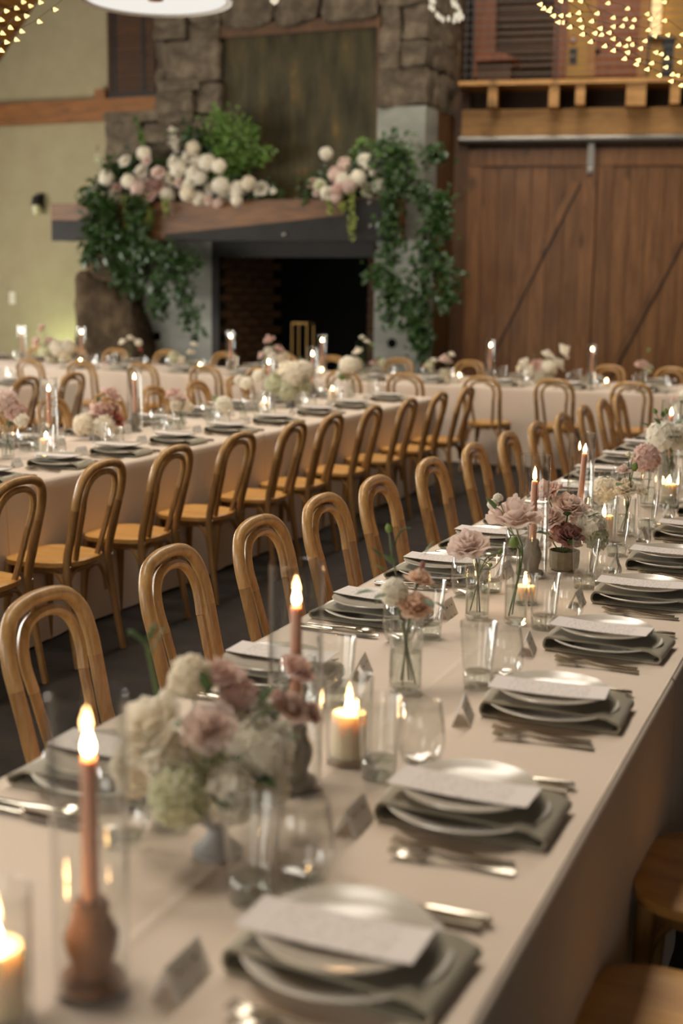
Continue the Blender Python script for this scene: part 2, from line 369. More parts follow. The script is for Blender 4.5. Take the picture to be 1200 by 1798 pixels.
# ------------------------------------------------------------------ the room
struct(mobj('floor', MB().box(-16.2, -5.2, -0.1, 6, 22, 0).mesh('floor', FLOORM, False)))
WY = 17.9
struct(mobj('wall_back', MB().box(-16.2, WY, 0, -5.85, WY + 0.15, 10).mesh('wall_back', WALLM, False)))
wl = struct(mobj('wall_left', MB().box(-16.2, -5.2, 0, -16.0, WY, 2.9).mesh('wall_left', WALLM, False)))
wr = struct(mobj('wall_right', MB().box(5.0, -5.2, 0, 5.2, 22, 10).mesh('wall_right', SHADOWW, False)))
wf = struct(mobj('wall_front', MB().box(-16.2, -5.2, 0, 5.2, -5.0, 10).mesh('wall_front', SHADOWW, False)))
for i, wy in enumerate(LEFT_WIN_Y):
    w = struct(mobj('window_%d' % (i + 2), MB().box(-16.0, wy - 1.1, 0.85, -15.95, wy + 1.1, 2.55).mesh('pane', FROST, False)))
    fr = MB()
    for a, b in ((wy - 1.2, wy - 1.08), (wy - 0.03, wy + 0.03), (wy + 1.08, wy + 1.2)): fr.box(-15.97, a, 0.8, -15.9, b, 2.6)
    for a, b in ((0.76, 0.87), (2.53, 2.64)): fr.box(-15.97, wy - 1.2, a, -15.9, wy + 1.2, b)
    mobj('window_frame', fr.mesh('window_frame', BEAMW, False), w)
for i, wx in enumerate(BACK_WIN_X):  # rightmost window is unseen, added along with its weak fill
    w = struct(mobj('window_%d' % (i + 7), MB().box(wx - 1.2, -5.0, 0.6, wx + 1.2, -4.95, 3.2).mesh('pane', FROST, False)))
    fr = MB()
    for a, b in ((wx - 1.3, wx - 1.18), (wx - 0.03, wx + 0.03), (wx + 1.18, wx + 1.3)): fr.box(a, -4.97, 0.5, b, -4.9, 3.3)
    for a, b in ((0.5, 0.62), (3.18, 3.3)): fr.box(wx - 1.3, -4.97, a, wx + 1.3, -4.9, b)
    mobj('window_frame', fr.mesh('window_frame', BEAMW, False), w)
# ceiling: boarded slope over the left side, flat upper deck
c0, c1 = at_Y(0, 108, WY), at_Y(68, 0, WY)
sl = (c1.z - c0.z) / (c1.x - c0.x)
def cz(x): return c0.z + sl * (x - c0.x)
xe, xt = -16.2, -11.0
cb = MB()
cb.prism([(xe, cz(xe) + 0.06), (xt, cz(xt) + 0.06), (xt, cz(xt) + 0.2), (xe, cz(xe) + 0.2)], -5.2, WY)
cb.prism([(xt, cz(xt) + 0.06), (6, cz(xt) + 0.06), (6, cz(xt) + 0.2), (xt, cz(xt) + 0.2)], -5.2, 22)
for sy in SKY_Y:  # unseen skylights, made up to go with the added top light
    rw = struct(mobj('window_%d' % (12 + SKY_Y.index(sy)), MB().box(-4.9, sy - 1.4, 8.28, -2.7, sy + 1.4, 8.31).mesh('pane', FROST, False)))
    fr = MB()
    for a in (-5.0, -2.72): fr.box(a, sy - 1.5, 8.22, a + 0.12, sy + 1.5, 8.36)
    for a in (sy - 1.5, sy + 1.38): fr.box(-5.0, a, 8.22, -2.6, a + 0.12, 8.36)
    mobj('window_frame', fr.mesh('window_frame', BEAMW, False), rw)
ceil = struct(mobj('ceiling', cb.mesh('ceiling', LOFTDK, False)))
un = Vector((1, 0, sl)).normalized(); L = 0.30
pm = MB(); nx = Vector((-un.z, 0, un.x))
pm.prism([(0, 0), (un.x * 0.262, un.z * 0.262), (un.x * 0.262 + nx.x * 0.05, un.z * 0.262 + nx.z * 0.05), (nx.x * 0.05, nx.z * 0.05)], 6.0, WY - 0.01)
pme = pm.mesh('plank', CEILW, False)
k = 0
while xe + 0.2 + k * L * un.x < xt:
    x = xe + 0.2 + k * L * un.x
    mobj('plank', pme, ceil, (x, 0, cz(x))); k += 1

# horizontal tie beam on the cream wall
b0, b1 = at_Y(0, 222, WY), at_Y(0, 185, WY); xb = -9.9
bm = struct(mobj('trim_1', MB().box(-15.5, WY - 0.14, b0.z, xb, WY, b1.z).mesh('trim_1', BEAMW, False)))
mobj('pad_block', MB().box(-11.75, WY - 0.15, b1.z, -11.55, WY, b1.z + 0.14).mesh('pad_block', BEAMW, False), bm)
# woven shade window on the cream wall
s0, s1 = at_Y(190, 20, WY - 0.1), at_Y(275, 168, WY - 0.1)
sh = thing('woven_window_shade', 'dark brown woven wooden shade hanging between cream wall and stone chimney', 'window shade', ((s0.x + s1.x) / 2, WY - 0.1, s1.z))
hw = (s1.x - s0.x) / 2; hh = s0.z - s1.z + 0.7
slm = MB().box(-hw + 0.03, -0.02, 0, hw - 0.03, 0.01, 0.036).mesh('slat', SHADEW, False)
for i in range(int(hh / 0.042)): mobj('slat', slm, sh, (0, random.uniform(-0.006, 0.006), 0.06 + i * 0.042))
for dx in (-hw + 0.10, hw - 0.24): mobj('tape', MB().box(dx, -0.03, 0.04, dx + 0.05, -0.022, hh).mesh('tape', BLACKM, False), sh)
mobj('frame_side', MB().box(-hw, -0.04, 0, -hw + 0.06, 0.1, hh + 0.05).mesh('frame_side', SHADEW, False), sh)
mobj('frame_side', MB().box(hw - 0.06, -0.04, 0, hw, 0.1, hh + 0.05).mesh('frame_side', SHADEW, False), sh)
mobj('bottom_bar', MB().box(-hw, -0.045, 0, hw, 0.1, 0.06).mesh('bottom_bar', BLACKM, False), sh)
# light switch
p = at_Y(22, 523, WY)
sw = thing('light_switch', 'small white light switch plate on the cream wall', 'switch', (p.x, WY, p.z))
mobj('plate', MB().box(-0.06, -0.015, -0.1, 0.06, 0, 0.1).mesh('plate', WHITEP, False), sw)
mobj('rocker', MB().box(-0.02, -0.025, -0.04, 0.02, -0.015, 0.04).mesh('rocker', FROST, False), sw)
# wall sconce
p = at_Y(72, 355, WY)
sc_ = thing('wall_sconce', 'small black wall sconce with frosted glass beside the mantel', 'lamp', (p.x, WY, p.z))
mobj('wall_mount', MB().box(-0.06, -0.05, -0.1, 0.06, 0, 0.14).mesh('wall_mount', BLACKM, False), sc_)
mobj('hood', MB().lathe([(0.0001, 0.1), (0.05, 0.09), (0.075, 0.0), (0.085, -0.06), (0.075, -0.06), (0.0001, 0.02)], 16, (0, -0.13, 0)).mesh('hood', BLACKM), sc_)
mobj('glass_shade', MB().lathe([(0.0001, -0.22), (0.05, -0.2), (0.065, -0.1), (0.07, -0.04)], 16, (0, -0.13, 0)).mesh('glass_shade', FROST), sc_)
# green floor uplight behind the boulder
p = at_Y(118, 610, 17.55)
up = thing('floor_uplight', 'small uplight on the floor washing the cream wall pale green', 'lamp', (p.x - 0.12, 17.6, 0))
mobj('can', MB().lathe([(0.0001, 0), (0.09, 0), (0.1, 0.12), (0.09, 0.12), (0.08, 0.1), (0.0001, 0.1)], 16).mesh('can', BLACKM), up)
mobj('lens', MB().lathe([(0.0001, 0.105), (0.08, 0.105)], 16, cap0=False, cap1=False).mesh('lens', UPL), up)

# ------------------------------------------------------------------ fireplace
FY = 16.4
def fx(px, py=300, Y=FY): return at_Y(px, py, Y).x
def fz(px, py, Y=FY): return at_Y(px, py, Y).z
XR = fx(748, 190); XL2 = fx(272, 100); XL1 = fx(183, 250)
XPL, XPR = fx(385, 200), fx(663, 200)
ZC = fz(705, 187); ZM0, ZM1 = fz(390, 421, 15.9), fz(390, 352, 15.9)
core = MB()
core.box(XL2 + 0.06, FY + 0.18, ZM1, XPL + 0.02, WY, 8.5)
core.box(XL1 + 0.06, FY + 0.18, ZM0, XL2 + 0.1, WY, fz(230, 197))
core.box(XPL, FY + 0.2, ZM1 - 0.2, XPR, WY, 8.5)
core.box(XPR - 0.02, FY + 0.18, ZC, XR - 0.06, WY, 8.5)
core.box(XPL, FY + 0.12, fz(500, 36), XPR, WY, 8.5)
chim = struct(mobj('wall_chimney', core.mesh('chimney_core', MORTAR, False)))
def stone_mesh(w, h, d, seed):
    """rough quarry stone: rounded, dented block centred on its face, face at y=0, body towards +y"""
    n = 7; v = []; f = []; idx = {}
    rnd = random.Random(seed); off = Vector((rnd.uniform(0, 90), rnd.uniform(0, 90), rnd.uniform(0, 90)))
    def add(p):
        key = tuple(round(c, 4) for c in p)
        if key in idx: return idx[key]
        x, y, z = p                      # cube coords -1..1
        e = 0.10 * min(w, h)
        q = Vector((x * w / 2, y * d / 2, z * h / 2))
        inn = Vector((max(-w / 2 + e, min(w / 2 - e, q.x)), max(-d / 2 + e * 0.8, min(d / 2 - e * 0.8, q.y)), max(-h / 2 + e, min(h / 2 - e, q.z))))
        dv = q - inn
        if dv.length > 1e-6: q = inn + dv.normalized() * min(dv.length, e)
        s = 0.07 * min(w, h) + 0.015
        q += Vector((noise.noise(q * 2.3 + off), noise.noise(q * 2.3 + off * 1.7) * 1.3, noise.noise(q * 2.3 - off))) * s
        q.y += noise.noise(q * 6 + off) * 0.05
        idx[key] = len(v); v.append((q.x, q.y + d / 2, q.z)); return idx[key]
    for ax in range(3):
        for sgn in (-1, 1):
            for i in range(n):
                for j in range(n):
                    def pt(a, b):
                        c = [0, 0, 0]; c[ax] = sgn; c[(ax + 1) % 3] = -1 + 2 * a / n; c[(ax + 2) % 3] = -1 + 2 * b / n; return add(c)
                    q = (pt(i, j), pt(i + 1, j), pt(i + 1, j + 1), pt(i, j + 1)); f.append(q if sgn > 0 else q[::-1])
    b = MB(); b.v = v; b.f = f; return b.mesh('stone', STONE)
STN = [(272, -70, 324, 22), (326, -70, 388, 36), (272, 26, 326, 46), (330, 40, 384, 69), (272, 50, 326, 68), (289, 72, 383, 141), (271, 71, 287, 150), (276, 143, 350, 158),
       (273, 160, 324, 196), (326, 160, 341, 196), (344, 144, 386, 200), (278, 199, 338, 214), (341, 203, 386, 224),
       (183, 198, 275, 211), (184, 214, 249, 284), (252, 215, 300, 250), (303, 217, 386, 260), (252, 253, 319, 300), (184, 287, 250, 346), (322, 263, 386, 346), (252, 303, 320, 346),
       (390, -80, 478, 42), (481, -80, 559, 38), (562, -80, 664, 34),
       (666, -80, 750, 6), (667, 9, 704, 90), (706, 9, 751, 68), (665, 93, 703, 120), (706, 71, 750, 116), (664, 119, 750, 186)]
for i, (a, b, c, d) in enumerate(STN):
    p0, p1 = at_Y(a, b, FY), at_Y(c, d, FY)
    w, h = p1.x - p0.x, p0.z - p1.z
    mobj('stone', stone_mesh(w * 1.0, h * 1.0, 0.34, i), chim, ((p0.x + p1.x) / 2, FY - 0.02 + random.uniform(-0.03, 0.04), (p0.z + p1.z) / 2))
z = ZC
i = 100
while z < 6.6:                            # return side of the chimney, facing the doors
    h = random.uniform(0.35, 0.6); y = FY + 0.2
    while y < WY - 0.1:
        w = min(random.uniform(0.5, 0.8), WY - y)
        mobj('stone', stone_mesh(w, h, 0.3, i), chim, (XR - 0.02, y + w / 2, z + h / 2), rz=pi / 2); y += w; i += 1
    z += h
# timber-clad return below the stones
mobj('return_board', MB().box(XR - 0.06, FY + 0.25, 0, XR - 0.01, FY + 0.95, ZC).mesh('return_board', DARKW, False), chim)
mobj('return_board', MB().box(XR - 0.06, FY + 0.97, 0, XR - 0.01, WY, ZC).mesh('return_board', DARKW, False), chim)
# concrete piers
for nm, x0, x1, z1 in (('concrete_pier', XPR, XR, ZC), ('concrete_pier', fx(242, 500), fx(376, 500), ZM0)):
    pr = mobj(nm, MB().box(x0, FY, 0, x1, FY + 0.5, z1).mesh(nm, CONCR, False), chim)
    pr['label'] = 'board-marked grey concrete pier'
    for zz in [0.45 + 0.62 * q for q in range(int(z1 / 0.62))]:
        mobj('form_joint', MB().box(x0 - 0.001, FY - 0.004, zz, x1 + 0.001, FY, zz + 0.012).mesh('form_joint', CONCR, False), pr)
    for q in (0.25, 0.75) if nm and x1 < -8 else (0.4,):
        xx = x0 + (x1 - x0) * q
        mobj('tie_hole', MB().tube([(xx, FY - 0.006, 0.98), (xx, FY + 0.02, 0.98)], 0.065, 14).mesh('tie_hole', BLACK), pr)
# steel panel above the mantel
Z5 = fz(520, 42)
pan = mobj('steel_panel', MB().box(XPL + 0.02, FY + 0.1, ZM1, XPR - 0.02, FY + 0.16, Z5).mesh('steel_panel', PATINA, False), chim)
pan['label'] = 'dark patinated steel panel above the mantel'
mobj('lintel_angle', MB().box(XPL, FY + 0.05, Z5 - 0.1, XPR, FY + 0.18, Z5 + 0.06).mesh('angle', DARKW, False), chim)  # dark brown angle along the top of the panel
mobj('panel_edge', MB().box(XPR - 0.05, FY + 0.06, ZM1, XPR, FY + 0.12, Z5).mesh('panel_edge', DARKW, False), chim)
# firebox
ZL = fz(500, 452); x0, x1 = fx(387, 500), fx(652, 500)
fb = mobj('firebox', MB().box(x0 - 0.2, FY + 1.1, 0, x1 + 0.2, FY + 1.2, ZL + 0.3).box(x0 - 0.2, FY + 0.2, ZL + 0.2, x1 + 0.2, FY + 1.2, ZL + 0.3).mesh('firebox', BLACK, False), chim)
bh, bw = 0.115, 0.27
for side, xs in ((0, x0 - 0.02), (1, x1 + 0.02)):
    bme = MB().box(-0.05, 0, 0, 0.05, bw - 0.015, bh - 0.014).mesh('brick', BRICK, False)
    for r in range(int(ZL / bh) + 1):
        for q in range(4):
            y = FY + 0.02 + q * bw + (0.0 if r % 2 else -bw / 2)
            if y < FY: continue
            if y + bw > FY + 1.12: continue
            mobj('brick', bme, fb, (xs + (-0.04 + (y - FY) * 0.45 if side == 0 else 0.04 - (y - FY) * 0.45), y, r * bh), rz=-0.42 if side == 0 else 0.42)
    mobj('jamb_backing', MB().box(xs + (-0.16 if side == 0 else 0.06), FY + 0.03, 0, xs + (-0.06 if side == 0 else 0.16), FY + 1.15, ZL + 0.2).mesh('jamb', MORTAR, False), fb)
mobj('steel_lintel', MB().box(fx(374, 440), FY - 0.04, ZL, fx(660, 440), FY + 0.2, ZM0 + 0.02).mesh('steel_lintel', STEEL, False), chim)
mobj('steel_jamb', MB().box(fx(374, 500), FY - 0.04, 0, fx(387, 500), FY + 0.12, ZL).mesh('steel_jamb', STEEL, False), chim)
mobj('hearth_back_fill', MB().box(fx(376, 500), FY + 0.5, 0, x0 - 0.2, FY + 1.2, ZM0).box(fx(242, 500), FY + 0.5, ZM0 - 0.1, XPL, WY, ZM0).mesh('fill', MORTAR, False), chim)
# boulders
def boulder(nm, pxr, Y, dpt, seed, parent):
    a, b, c, d = pxr; p0, p1 = at_Y(a, b, Y), at_Y(c, d, Y); z0 = max(p1.z, 0)
    w, h = p1.x - p0.x, p0.z - z0
    bb = MB(); seg, rings = 28, 20
    for i in range(rings + 1):
        for j in range(seg):
            t = pi * i / rings; u = 2 * pi * j / seg
            v = Vector((sin(t) * cos(u), sin(t) * sin(u), -cos(t)))
            e = 0.42
            v = Vector([math.copysign(abs(q) ** e, q) for q in v])
            q = Vector((v.x * w / 2, v.y * dpt / 2, v.z * h / 2))
            n = noise.noise(q * 1.6 + Vector((seed, 0, 0))) * 0.30 + noise.noise(q * 3.5 + Vector((seed, 3, 0))) * 0.14 + noise.noise(q * 9 + Vector((seed, 3, 0))) * 0.05
            bb.v.append(tuple(q * (1 + n * 1.15)))
    for i in range(rings):
        for j in range(seg):
            j2 = (j + 1) % seg; bb.f.append((i * seg + j, i * seg + j2, (i + 1) * seg + j2, (i + 1) * seg + j))
    o = mobj(nm, bb.mesh(nm, BOULDER), parent, ((p0.x + p1.x) / 2, Y + dpt / 2, z0 + h / 2)); return o
boulder('boulder', (122, 486, 240, 680), 16.0, 1.2, 3.0, chim)
boulder('boulder', (150, 415, 235, 498), 16.1, 0.9, 9.0, chim)
# mantel
MX0, MX1 = fx(90, 390, 15.9), fx(690, 390, 15.9)
mt = thing('mantel', 'thick rough timber mantel with dark steel plate over the fireplace', 'mantel', (MX0, 15.9, ZM0))
mw, mh = MX1 - MX0, ZM1 - ZM0
bmm = MB(); n = 60
prof = []
for i in range(n + 1):
    x = mw * i / n
    for (yy, zz) in ((0.0, 0.0), (0.0, mh), (0.48, mh), (0.48, 0)):
        w_ = 0.012 * noise.noise(Vector((x * 1.3, yy * 5, zz * 7)))
        bmm.v.append((x, yy + w_, zz + w_))
for i in range(n):
    for q in range(4): bmm.f.append((i * 4 + q, (i + 1) * 4 + q, (i + 1) * 4 + (q + 1) % 4, i * 4 + (q + 1) % 4))
bmm.f += [(3, 2, 1, 0), tuple(n * 4 + q for q in range(4))]
mobj('timber', bmm.mesh('timber', MANTW, False), mt)
def mpx(px, py): 
    p = at_Y(px, py, 15.87); return (p.x - MX0, p.z - ZM0)
stl = MB().prism([mpx(*q) for q in ((290, 423), (682, 423), (682, 349), (606, 350), (606, 377), (420, 398), (290, 411))][::-1], -0.035, 0.005)
sp = mobj('steel_plate', stl.mesh('steel_plate', STEEL, False), mt); sp['label'] = 'tapering dark steel plate bolted to the mantel face'
mobj('steel_plate', MB().prism([mpx(*q) for q in ((90, 423), (160, 423), (160, 388), (90, 386))][::-1], -0.02, 0.005).mesh('steel_plate', STEEL, False), mt)
for q in ((652, 397), (650, 356), (500, 412)):
    x, z = mpx(*q); mobj('bolt', MB().ball((x, -0.035, z), 0.03, 8, 5).mesh('bolt', RAILM), mt)
# brass stand in the firebox
p = at_Y(532, 600, 16.75); zt = at_Y(532, 566, 16.75).z
st = thing('brass_stand', 'thin brass frame stand inside the dark fireplace opening', 'stand', (p.x, 16.75, 0.0))
w = 0.115
for sx in (-1, 1):
    for sy in (-1, 1): mobj('post', MB().box(sx * w - 0.008, sy * w - 0.008, 0, sx * w + 0.008, sy * w + 0.008, zt).mesh('post', GOLD, False), st)
for zz in (0.0, zt - 0.024):
    fr = MB()
    for s_ in (-1, 1): fr.box(-w, s_ * w - 0.012, zz, w, s_ * w + 0.012, zz + 0.024).box(s_ * w - 0.012, -w, zz, s_ * w + 0.012, w, zz + 0.024)
    mobj('ring_frame', fr.mesh('ring_frame', GOLD, False), st)

# ------------------------------------------------------------------ barn doors and loft (a wall turned a little from the chimney)
DA = radians(11.0); DD = Vector((cos(DA), sin(DA), 0)); DN = Vector((-sin(DA), cos(DA), 0))
DO = at_Y(815, 245, 17.75); DO.z = 0
def dp(px, py, t=0.0):
    p = at_plane(px, py, DO + DN * t, DN) - DO; return (p.dot(DD), p.z)
def dobj(name, me, parent=None):
    if parent: return mobj(name, me, parent)
    return mobj(name, me, None, DO, DA)
def dbox(pxa, pxb, t0, t1, tm=None):
    """box whose front face (t0) covers the picture rectangle pxa-pxb"""
    a, b = dp(*pxa, t0), dp(*pxb, t0)
    return MB().box(min(a[0], b[0]), t0, min(a[1], b[1]), max(a[0], b[0]), t1, max(a[1], b[1]))
SR = 7.2
zr = dp(1000, 245)[1]
zl0, zl1 = dp(1000, 147, -0.5)[1], dp(1000, 139, -0.5)[1]
wd = struct(dobj('wall_door', MB().box(-0.2, 0.12, 0, SR, 0.3, zl0).mesh('wall_door', DARKW, False)))
mobj('corner_post', MB().box(-0.2, -0.05, 0, dp(822, 300, -0.05)[0], 0.12, zl0 - 0.05).mesh('corner_post', DARKW, False), wd)
# doors
def barn_door(nm, pa, pb, label):
    s0, s1 = pa, pb
    t = thing(nm, label, 'door', DO, DA)
    z0, z1 = 0.04, dp(1000, 262)[1]; zi = dp(1000, 291)[1]
    w = s1 - s0; st = 0.2
    mobj('top_rail', MB().box(s0, -0.03, zi, s1, 0.08, z1).mesh('top_rail', DOORW, False), t)
    mobj('bottom_rail', MB().box(s0, -0.03, z0, s1, 0.08, z0 + 0.28).mesh('bottom_rail', DOORW, False), t)
    mobj('stile', MB().box(s0, -0.03, z0 + 0.285, s0 + st, 0.08, zi - 0.006).mesh('stile', DOORW, False), t)
    mobj('stile', MB().box(s1 - st, -0.03, z0 + 0.285, s1, 0.08, zi - 0.006).mesh('stile', DOORW, False), t)
    n = 6; pw = (w - 2 * st) / n
    for i in range(n):
        mobj('plank', MB().box(s0 + st + i * pw + 0.004, 0.0, z0 + 0.26, s0 + st + (i + 1) * pw - 0.004, 0.05, zi).mesh('plank', DOORW, False), t)
    xa, za, xb_, zb = s0 + st + 0.02, z0 + 0.3, s1 - st - 0.02, zi - 0.25
    d = Vector((xb_ - xa, zb - za)).normalized(); nn = Vector((-d.y, d.x)) * 0.012
    br = MB().prism([(xa + nn.x, za + nn.y), (xa - nn.x, za - nn.y), (xb_ - nn.x, zb - nn.y), (xb_ + nn.x, zb + nn.y)], -0.008, 0.02)
    mobj('diagonal_gap_strip', br.mesh('diagonal_gap_strip', BLACKM, False), t)  # black strip drawn in for the dark gap along the brace
    nn2 = nn * 9
    br = MB().prism([(xa + nn.x, za + nn.y), (xb_ + nn.x, zb + nn.y), (xb_ + nn2.x, zb + nn2.y), (xa + nn2.x, za + nn2.y)][::-1], -0.03, 0.02)
    bo = br.mesh('diagonal_brace', DOORW, False); mobj('diagonal_brace', bo, t)
    return t
sg = dp(1046, 400)[0]; sL = dp(820, 400)[0]
d1 = barn_door('barn_door', sL, sg - 0.01, 'brown plank sliding barn door next to the fireplace')
d2 = barn_door('barn_door', sg + 0.01, sg + (sg - sL), 'brown plank sliding barn door at the right edge of the picture')
# track
tr = thing('door_track', 'grey steel pipe track along the top of the barn doors', 'track', DO, DA)
mobj('pipe', MB().tube([(-0.05, -0.1, zr), (SR, -0.1, zr)], 0.06, 14).mesh('pipe', RAILM), tr)
x, z = dp(1037, 300, -0.06)
hg = mobj('hanger', MB().box(x - 0.045, -0.07, z - 0.03, x + 0.045, -0.045, zr).mesh('hanger', RAILM, False), tr)
mobj('bolt', MB().ball((x, -0.07, z + 0.02), 0.03, 8, 5).mesh('bolt', WHITEP), hg)
x2 = sg + (sg - sL) * 0.8
mobj('hanger', MB().box(x2, -0.07, z - 0.03, x2 + 0.09, -0.045, zr).mesh('hanger', RAILM, False), tr)
# header beam, joists, ledge
zh0, zh1 = dp(1000, 238, -0.15)[1], dp(1000, 190, -0.15)[1]
hb = struct(dobj('beam_header', MB().box(-0.02, -0.15, zh0, SR, 0.12, zh1).mesh('beam_header', HEADW, False)))
for a, b, c, d in ((858, 148, 873, 187), (965, 147, 981, 187), (1012, 146, 1027, 183), (1101, 144, 1134, 185), (1179, 143, 1194, 181), (1240, 143, 1256, 181), (1330, 143, 1346, 181)):
    p0, p1 = dp(a, b, -0.48), dp(c, d, -0.48)
    mobj('joist_end', MB().box(p0[0], -0.48, p1[1], p1[0], 0.1, zl0 + 0.005).mesh('joist_end', HEADW, False), hb)
mobj('ledge_board', MB().box(dp(805, 150, -0.52)[0], -0.52, zl0, SR, 0.2, zl1).mesh('ledge_board', HEADW, False), hb)
mobj('back_board', MB().box(0, 0.08, zh1, SR, 0.12, zl0).mesh('back_board', LOFTDK, False), hb)
# loft room
lf = struct(dobj('floor_loft', MB().box(-0.05, 0.2, zl1 - 0.1, SR, 3.2, zl1).mesh('floor_loft', HEADW, False)))
TB = 2.4
lw_ = struct(dobj('wall_loft', MB().box(-0.3, TB, zl1, SR, TB + 0.1, 8.8).box(-0.3, 0.1, zl1, -0.2, TB, 8.8).mesh('wall_loft', LOFTDK, False)))
struct(dobj('ceiling_loft', MB().box(-0.3, 0.3, zl1 + 2.6, SR, TB + 0.1, zl1 + 2.7).mesh('ceiling_loft', CEILW, False)))
def lpart(nm, a, b, t0, t1, mat, parent): return mobj(nm, dbox(a, b, t0, t1).mesh(nm, mat, False), parent)
lpart('wall_panel', (992, -160), (1040, 134), TB - 0.06, TB, LOFTCR, lw_)
lpart('wall_panel', (1132, -160), (1300, 134), TB - 0.05, TB, LOFTCR, lw_)
for a, b in ((838, 868), (982, 994)): lpart('post', (a, -160), (b, 136), TB - 0.5 if a < 900 else TB - 0.12, TB - 0.4 if a < 900 else TB, ORANGEW, lw_)
# dark window with blind slats in the loft
for i in range(12): lpart('blind_slat', (872, -14 + i * 11.5), (980, -10 + i * 11.5), TB - 0.05, TB - 0.02, DARKW, lw_)
ld = thing('loft_door', 'orange wooden door up in the loft behind the string lights', 'door', DO, DA)
lpart('leaf', (1042, -100), (1132, 133), TB - 0.12, TB - 0.07, ORANGEW, ld)
a = dp(1050, 90, TB - 0.15); mobj('handle', MB().ball((a[0], TB - 0.15, a[1]), 0.04, 8, 5).mesh('handle', BLACKM), ld)
for xx in (1040, 1131): lpart('jamb', (xx, -100), (xx + 4, 134), TB - 0.14, TB - 0.05, HEADW, ld)
o = thing('loft_desk', 'slanting wooden desk top behind the loft railing', 'desk', DO, DA)
a, b = dp(838, 112, 1.0), dp(912, 96, 1.0)
mobj('top', MB().prism([(a[0], a[1] + 0.1), (b[0] - 0.25, a[1] + 0.12), (b[0], a[1] + 0.02), (a[0], a[1])], 0.8, 1.6).mesh('top', ORANGEW, False), o)
mobj('base', MB().box(a[0] + 0.02, 0.9, zl1, a[0] + 0.5, 1.5, a[1] + 0.02).mesh('base', DARKW, False), o)
o = thing('outlet_panel', 'black control panel on the cream loft wall', 'panel', DO, DA)
lpart('plate', (1001, 84), (1013, 113), TB - 0.08, TB - 0.06, BLACKM, o)
a = dp(1006, 98, TB - 0.085); mobj('button', MB().ball((a[0], TB - 0.085, a[1]), 0.02, 8, 4).mesh('button', WHITEP), o)
o = thing('fire_alarm', 'small round red alarm on the cream loft wall', 'alarm', DO, DA)
a = dp(1007, 70, TB - 0.06); mobj('body', MB().tube([(a[0], TB - 0.09, a[1]), (a[0], TB - 0.06, a[1])], 0.06, 14).mesh('body', REDP), o)
mobj('face', MB().tube([(a[0], TB - 0.1, a[1]), (a[0], TB - 0.088, a[1])], 0.035, 12).mesh('face', WHITEP), o)
o = thing('loft_lamp', 'glowing cream lantern on the loft wall beside orange door', 'lamp', DO, DA)
a, b = dp(1143, 62, TB - 0.2), dp(1164, -10, TB - 0.2)
mobj('shade', MB().box(a[0], TB - 0.2, a[1], b[0], TB - 0.06, b[1]).mesh('shade', SCONE, False), o)
mobj('cap', MB().box(a[0] - 0.02, TB - 0.22, b[1], b[0] + 0.02, TB - 0.05, b[1] + 0.04).box(a[0] - 0.02, TB - 0.22, a[1] - 0.03, b[0] + 0.02, TB - 0.05, a[1]).mesh('cap', BLACKM, False), o)
o = thing('loft_cabinet', 'dark blue cabinet standing behind the loft railing', 'cabinet', DO, DA)
a, b = dp(1163, 134, 1.2), dp(1185, 70, 1.2)
mobj('body', MB().box(a[0], 1.2, zl1, b[0], 1.6, b[1]).mesh('body', BLUE, False), o)
mobj('lid', MB().box(a[0] - 0.02, 1.18, b[1], b[0] + 0.02, 1.62, b[1] + 0.03).mesh('lid', BLUE, False), o)
# added warm fill for the loft room (unseen ceiling lamp above the railing)
o = thing('loft_fill_lamp', 'added unseen round ceiling lamp lighting the loft', 'lamp', DO + DD * 2.0 + DN * 1.0, DA)
mobj('diffuser', MB().lathe([(0.0001, 0), (0.2, 0.01), (0.22, 0.06)], 20, (0, 0, zl1 + 2.5)).mesh('diffuser', LOFTL), o)
mobj('canopy', MB().lathe([(0.22, 0.06), (0.2, 0.1), (0.0001, 0.1)], 20, (0, 0, zl1 + 2.5)).mesh('canopy', BLACKM), o)
# cable railing
rl = thing('cable_railing', 'black posts and thin steel cables of the loft railing', 'railing', DO, DA)
for xx in (818, 829, 976, 1137, 1300):
    a = dp(xx, 140, -0.42)[0]; mobj('post', MB().box(a - 0.012, -0.44, zl1, a + 0.012, -0.4, zl1 + 1.45).mesh('post', BLACKM, False), rl)
cab = MB().tube([(0, -0.42, 0), (SR, -0.42, 0)], 0.006, 5).mesh('cable', RAILM)
for i in range(13): mobj('cable', cab, rl, (0, 0, zl1 + 0.1 + i * 0.103))
mobj('top_rail', MB().box(-0.05, -0.47, zl1 + 1.45, SR, -0.37, zl1 + 1.5).mesh('top_rail', HEADW, False), rl)

# ------------------------------------------------------------------ pendants
def pendant(loc, r, label, zc=8.0):
    t = thing('pendant_lamp', label, 'lamp', loc, 0, 'white disc pendants')
    mobj('shade', MB().lathe([(r, 0.0), (r * 1.003, 0.02), (r * 0.96, 0.05), (r * 0.6, 0.2), (r * 0.12, 0.3), (0.0001, 0.3)], 48, cap0=False).mesh('shade', WHITEM), t)
    mobj('diffuser', MB().lathe([(r * 0.12, 0.028), (r * 0.3, 0.025), (r * 0.62, 0.02), (r * 0.92, 0.014)], 48, cap0=False, cap1=False).mesh('diffuser', PENDE), t)
    mobj('hub', MB().lathe([(0.0001, 0.0), (r * 0.1, 0.005), (r * 0.12, 0.028)], 24).mesh('hub', HOLDW), t)
    mobj('underside', MB().lathe([(r * 0.92, 0.014), (r * 0.99, 0.004), (r, 0.0)], 48, cap0=False, cap1=False).mesh('underside', WHITEM), t)
    mobj('cord', MB().tube([(0, 0, 0.3), (0, 0, zc - loc[2])], 0.01, 6).mesh('cord', CORD), t)
pp = at_depth(273, -3, 9.2)
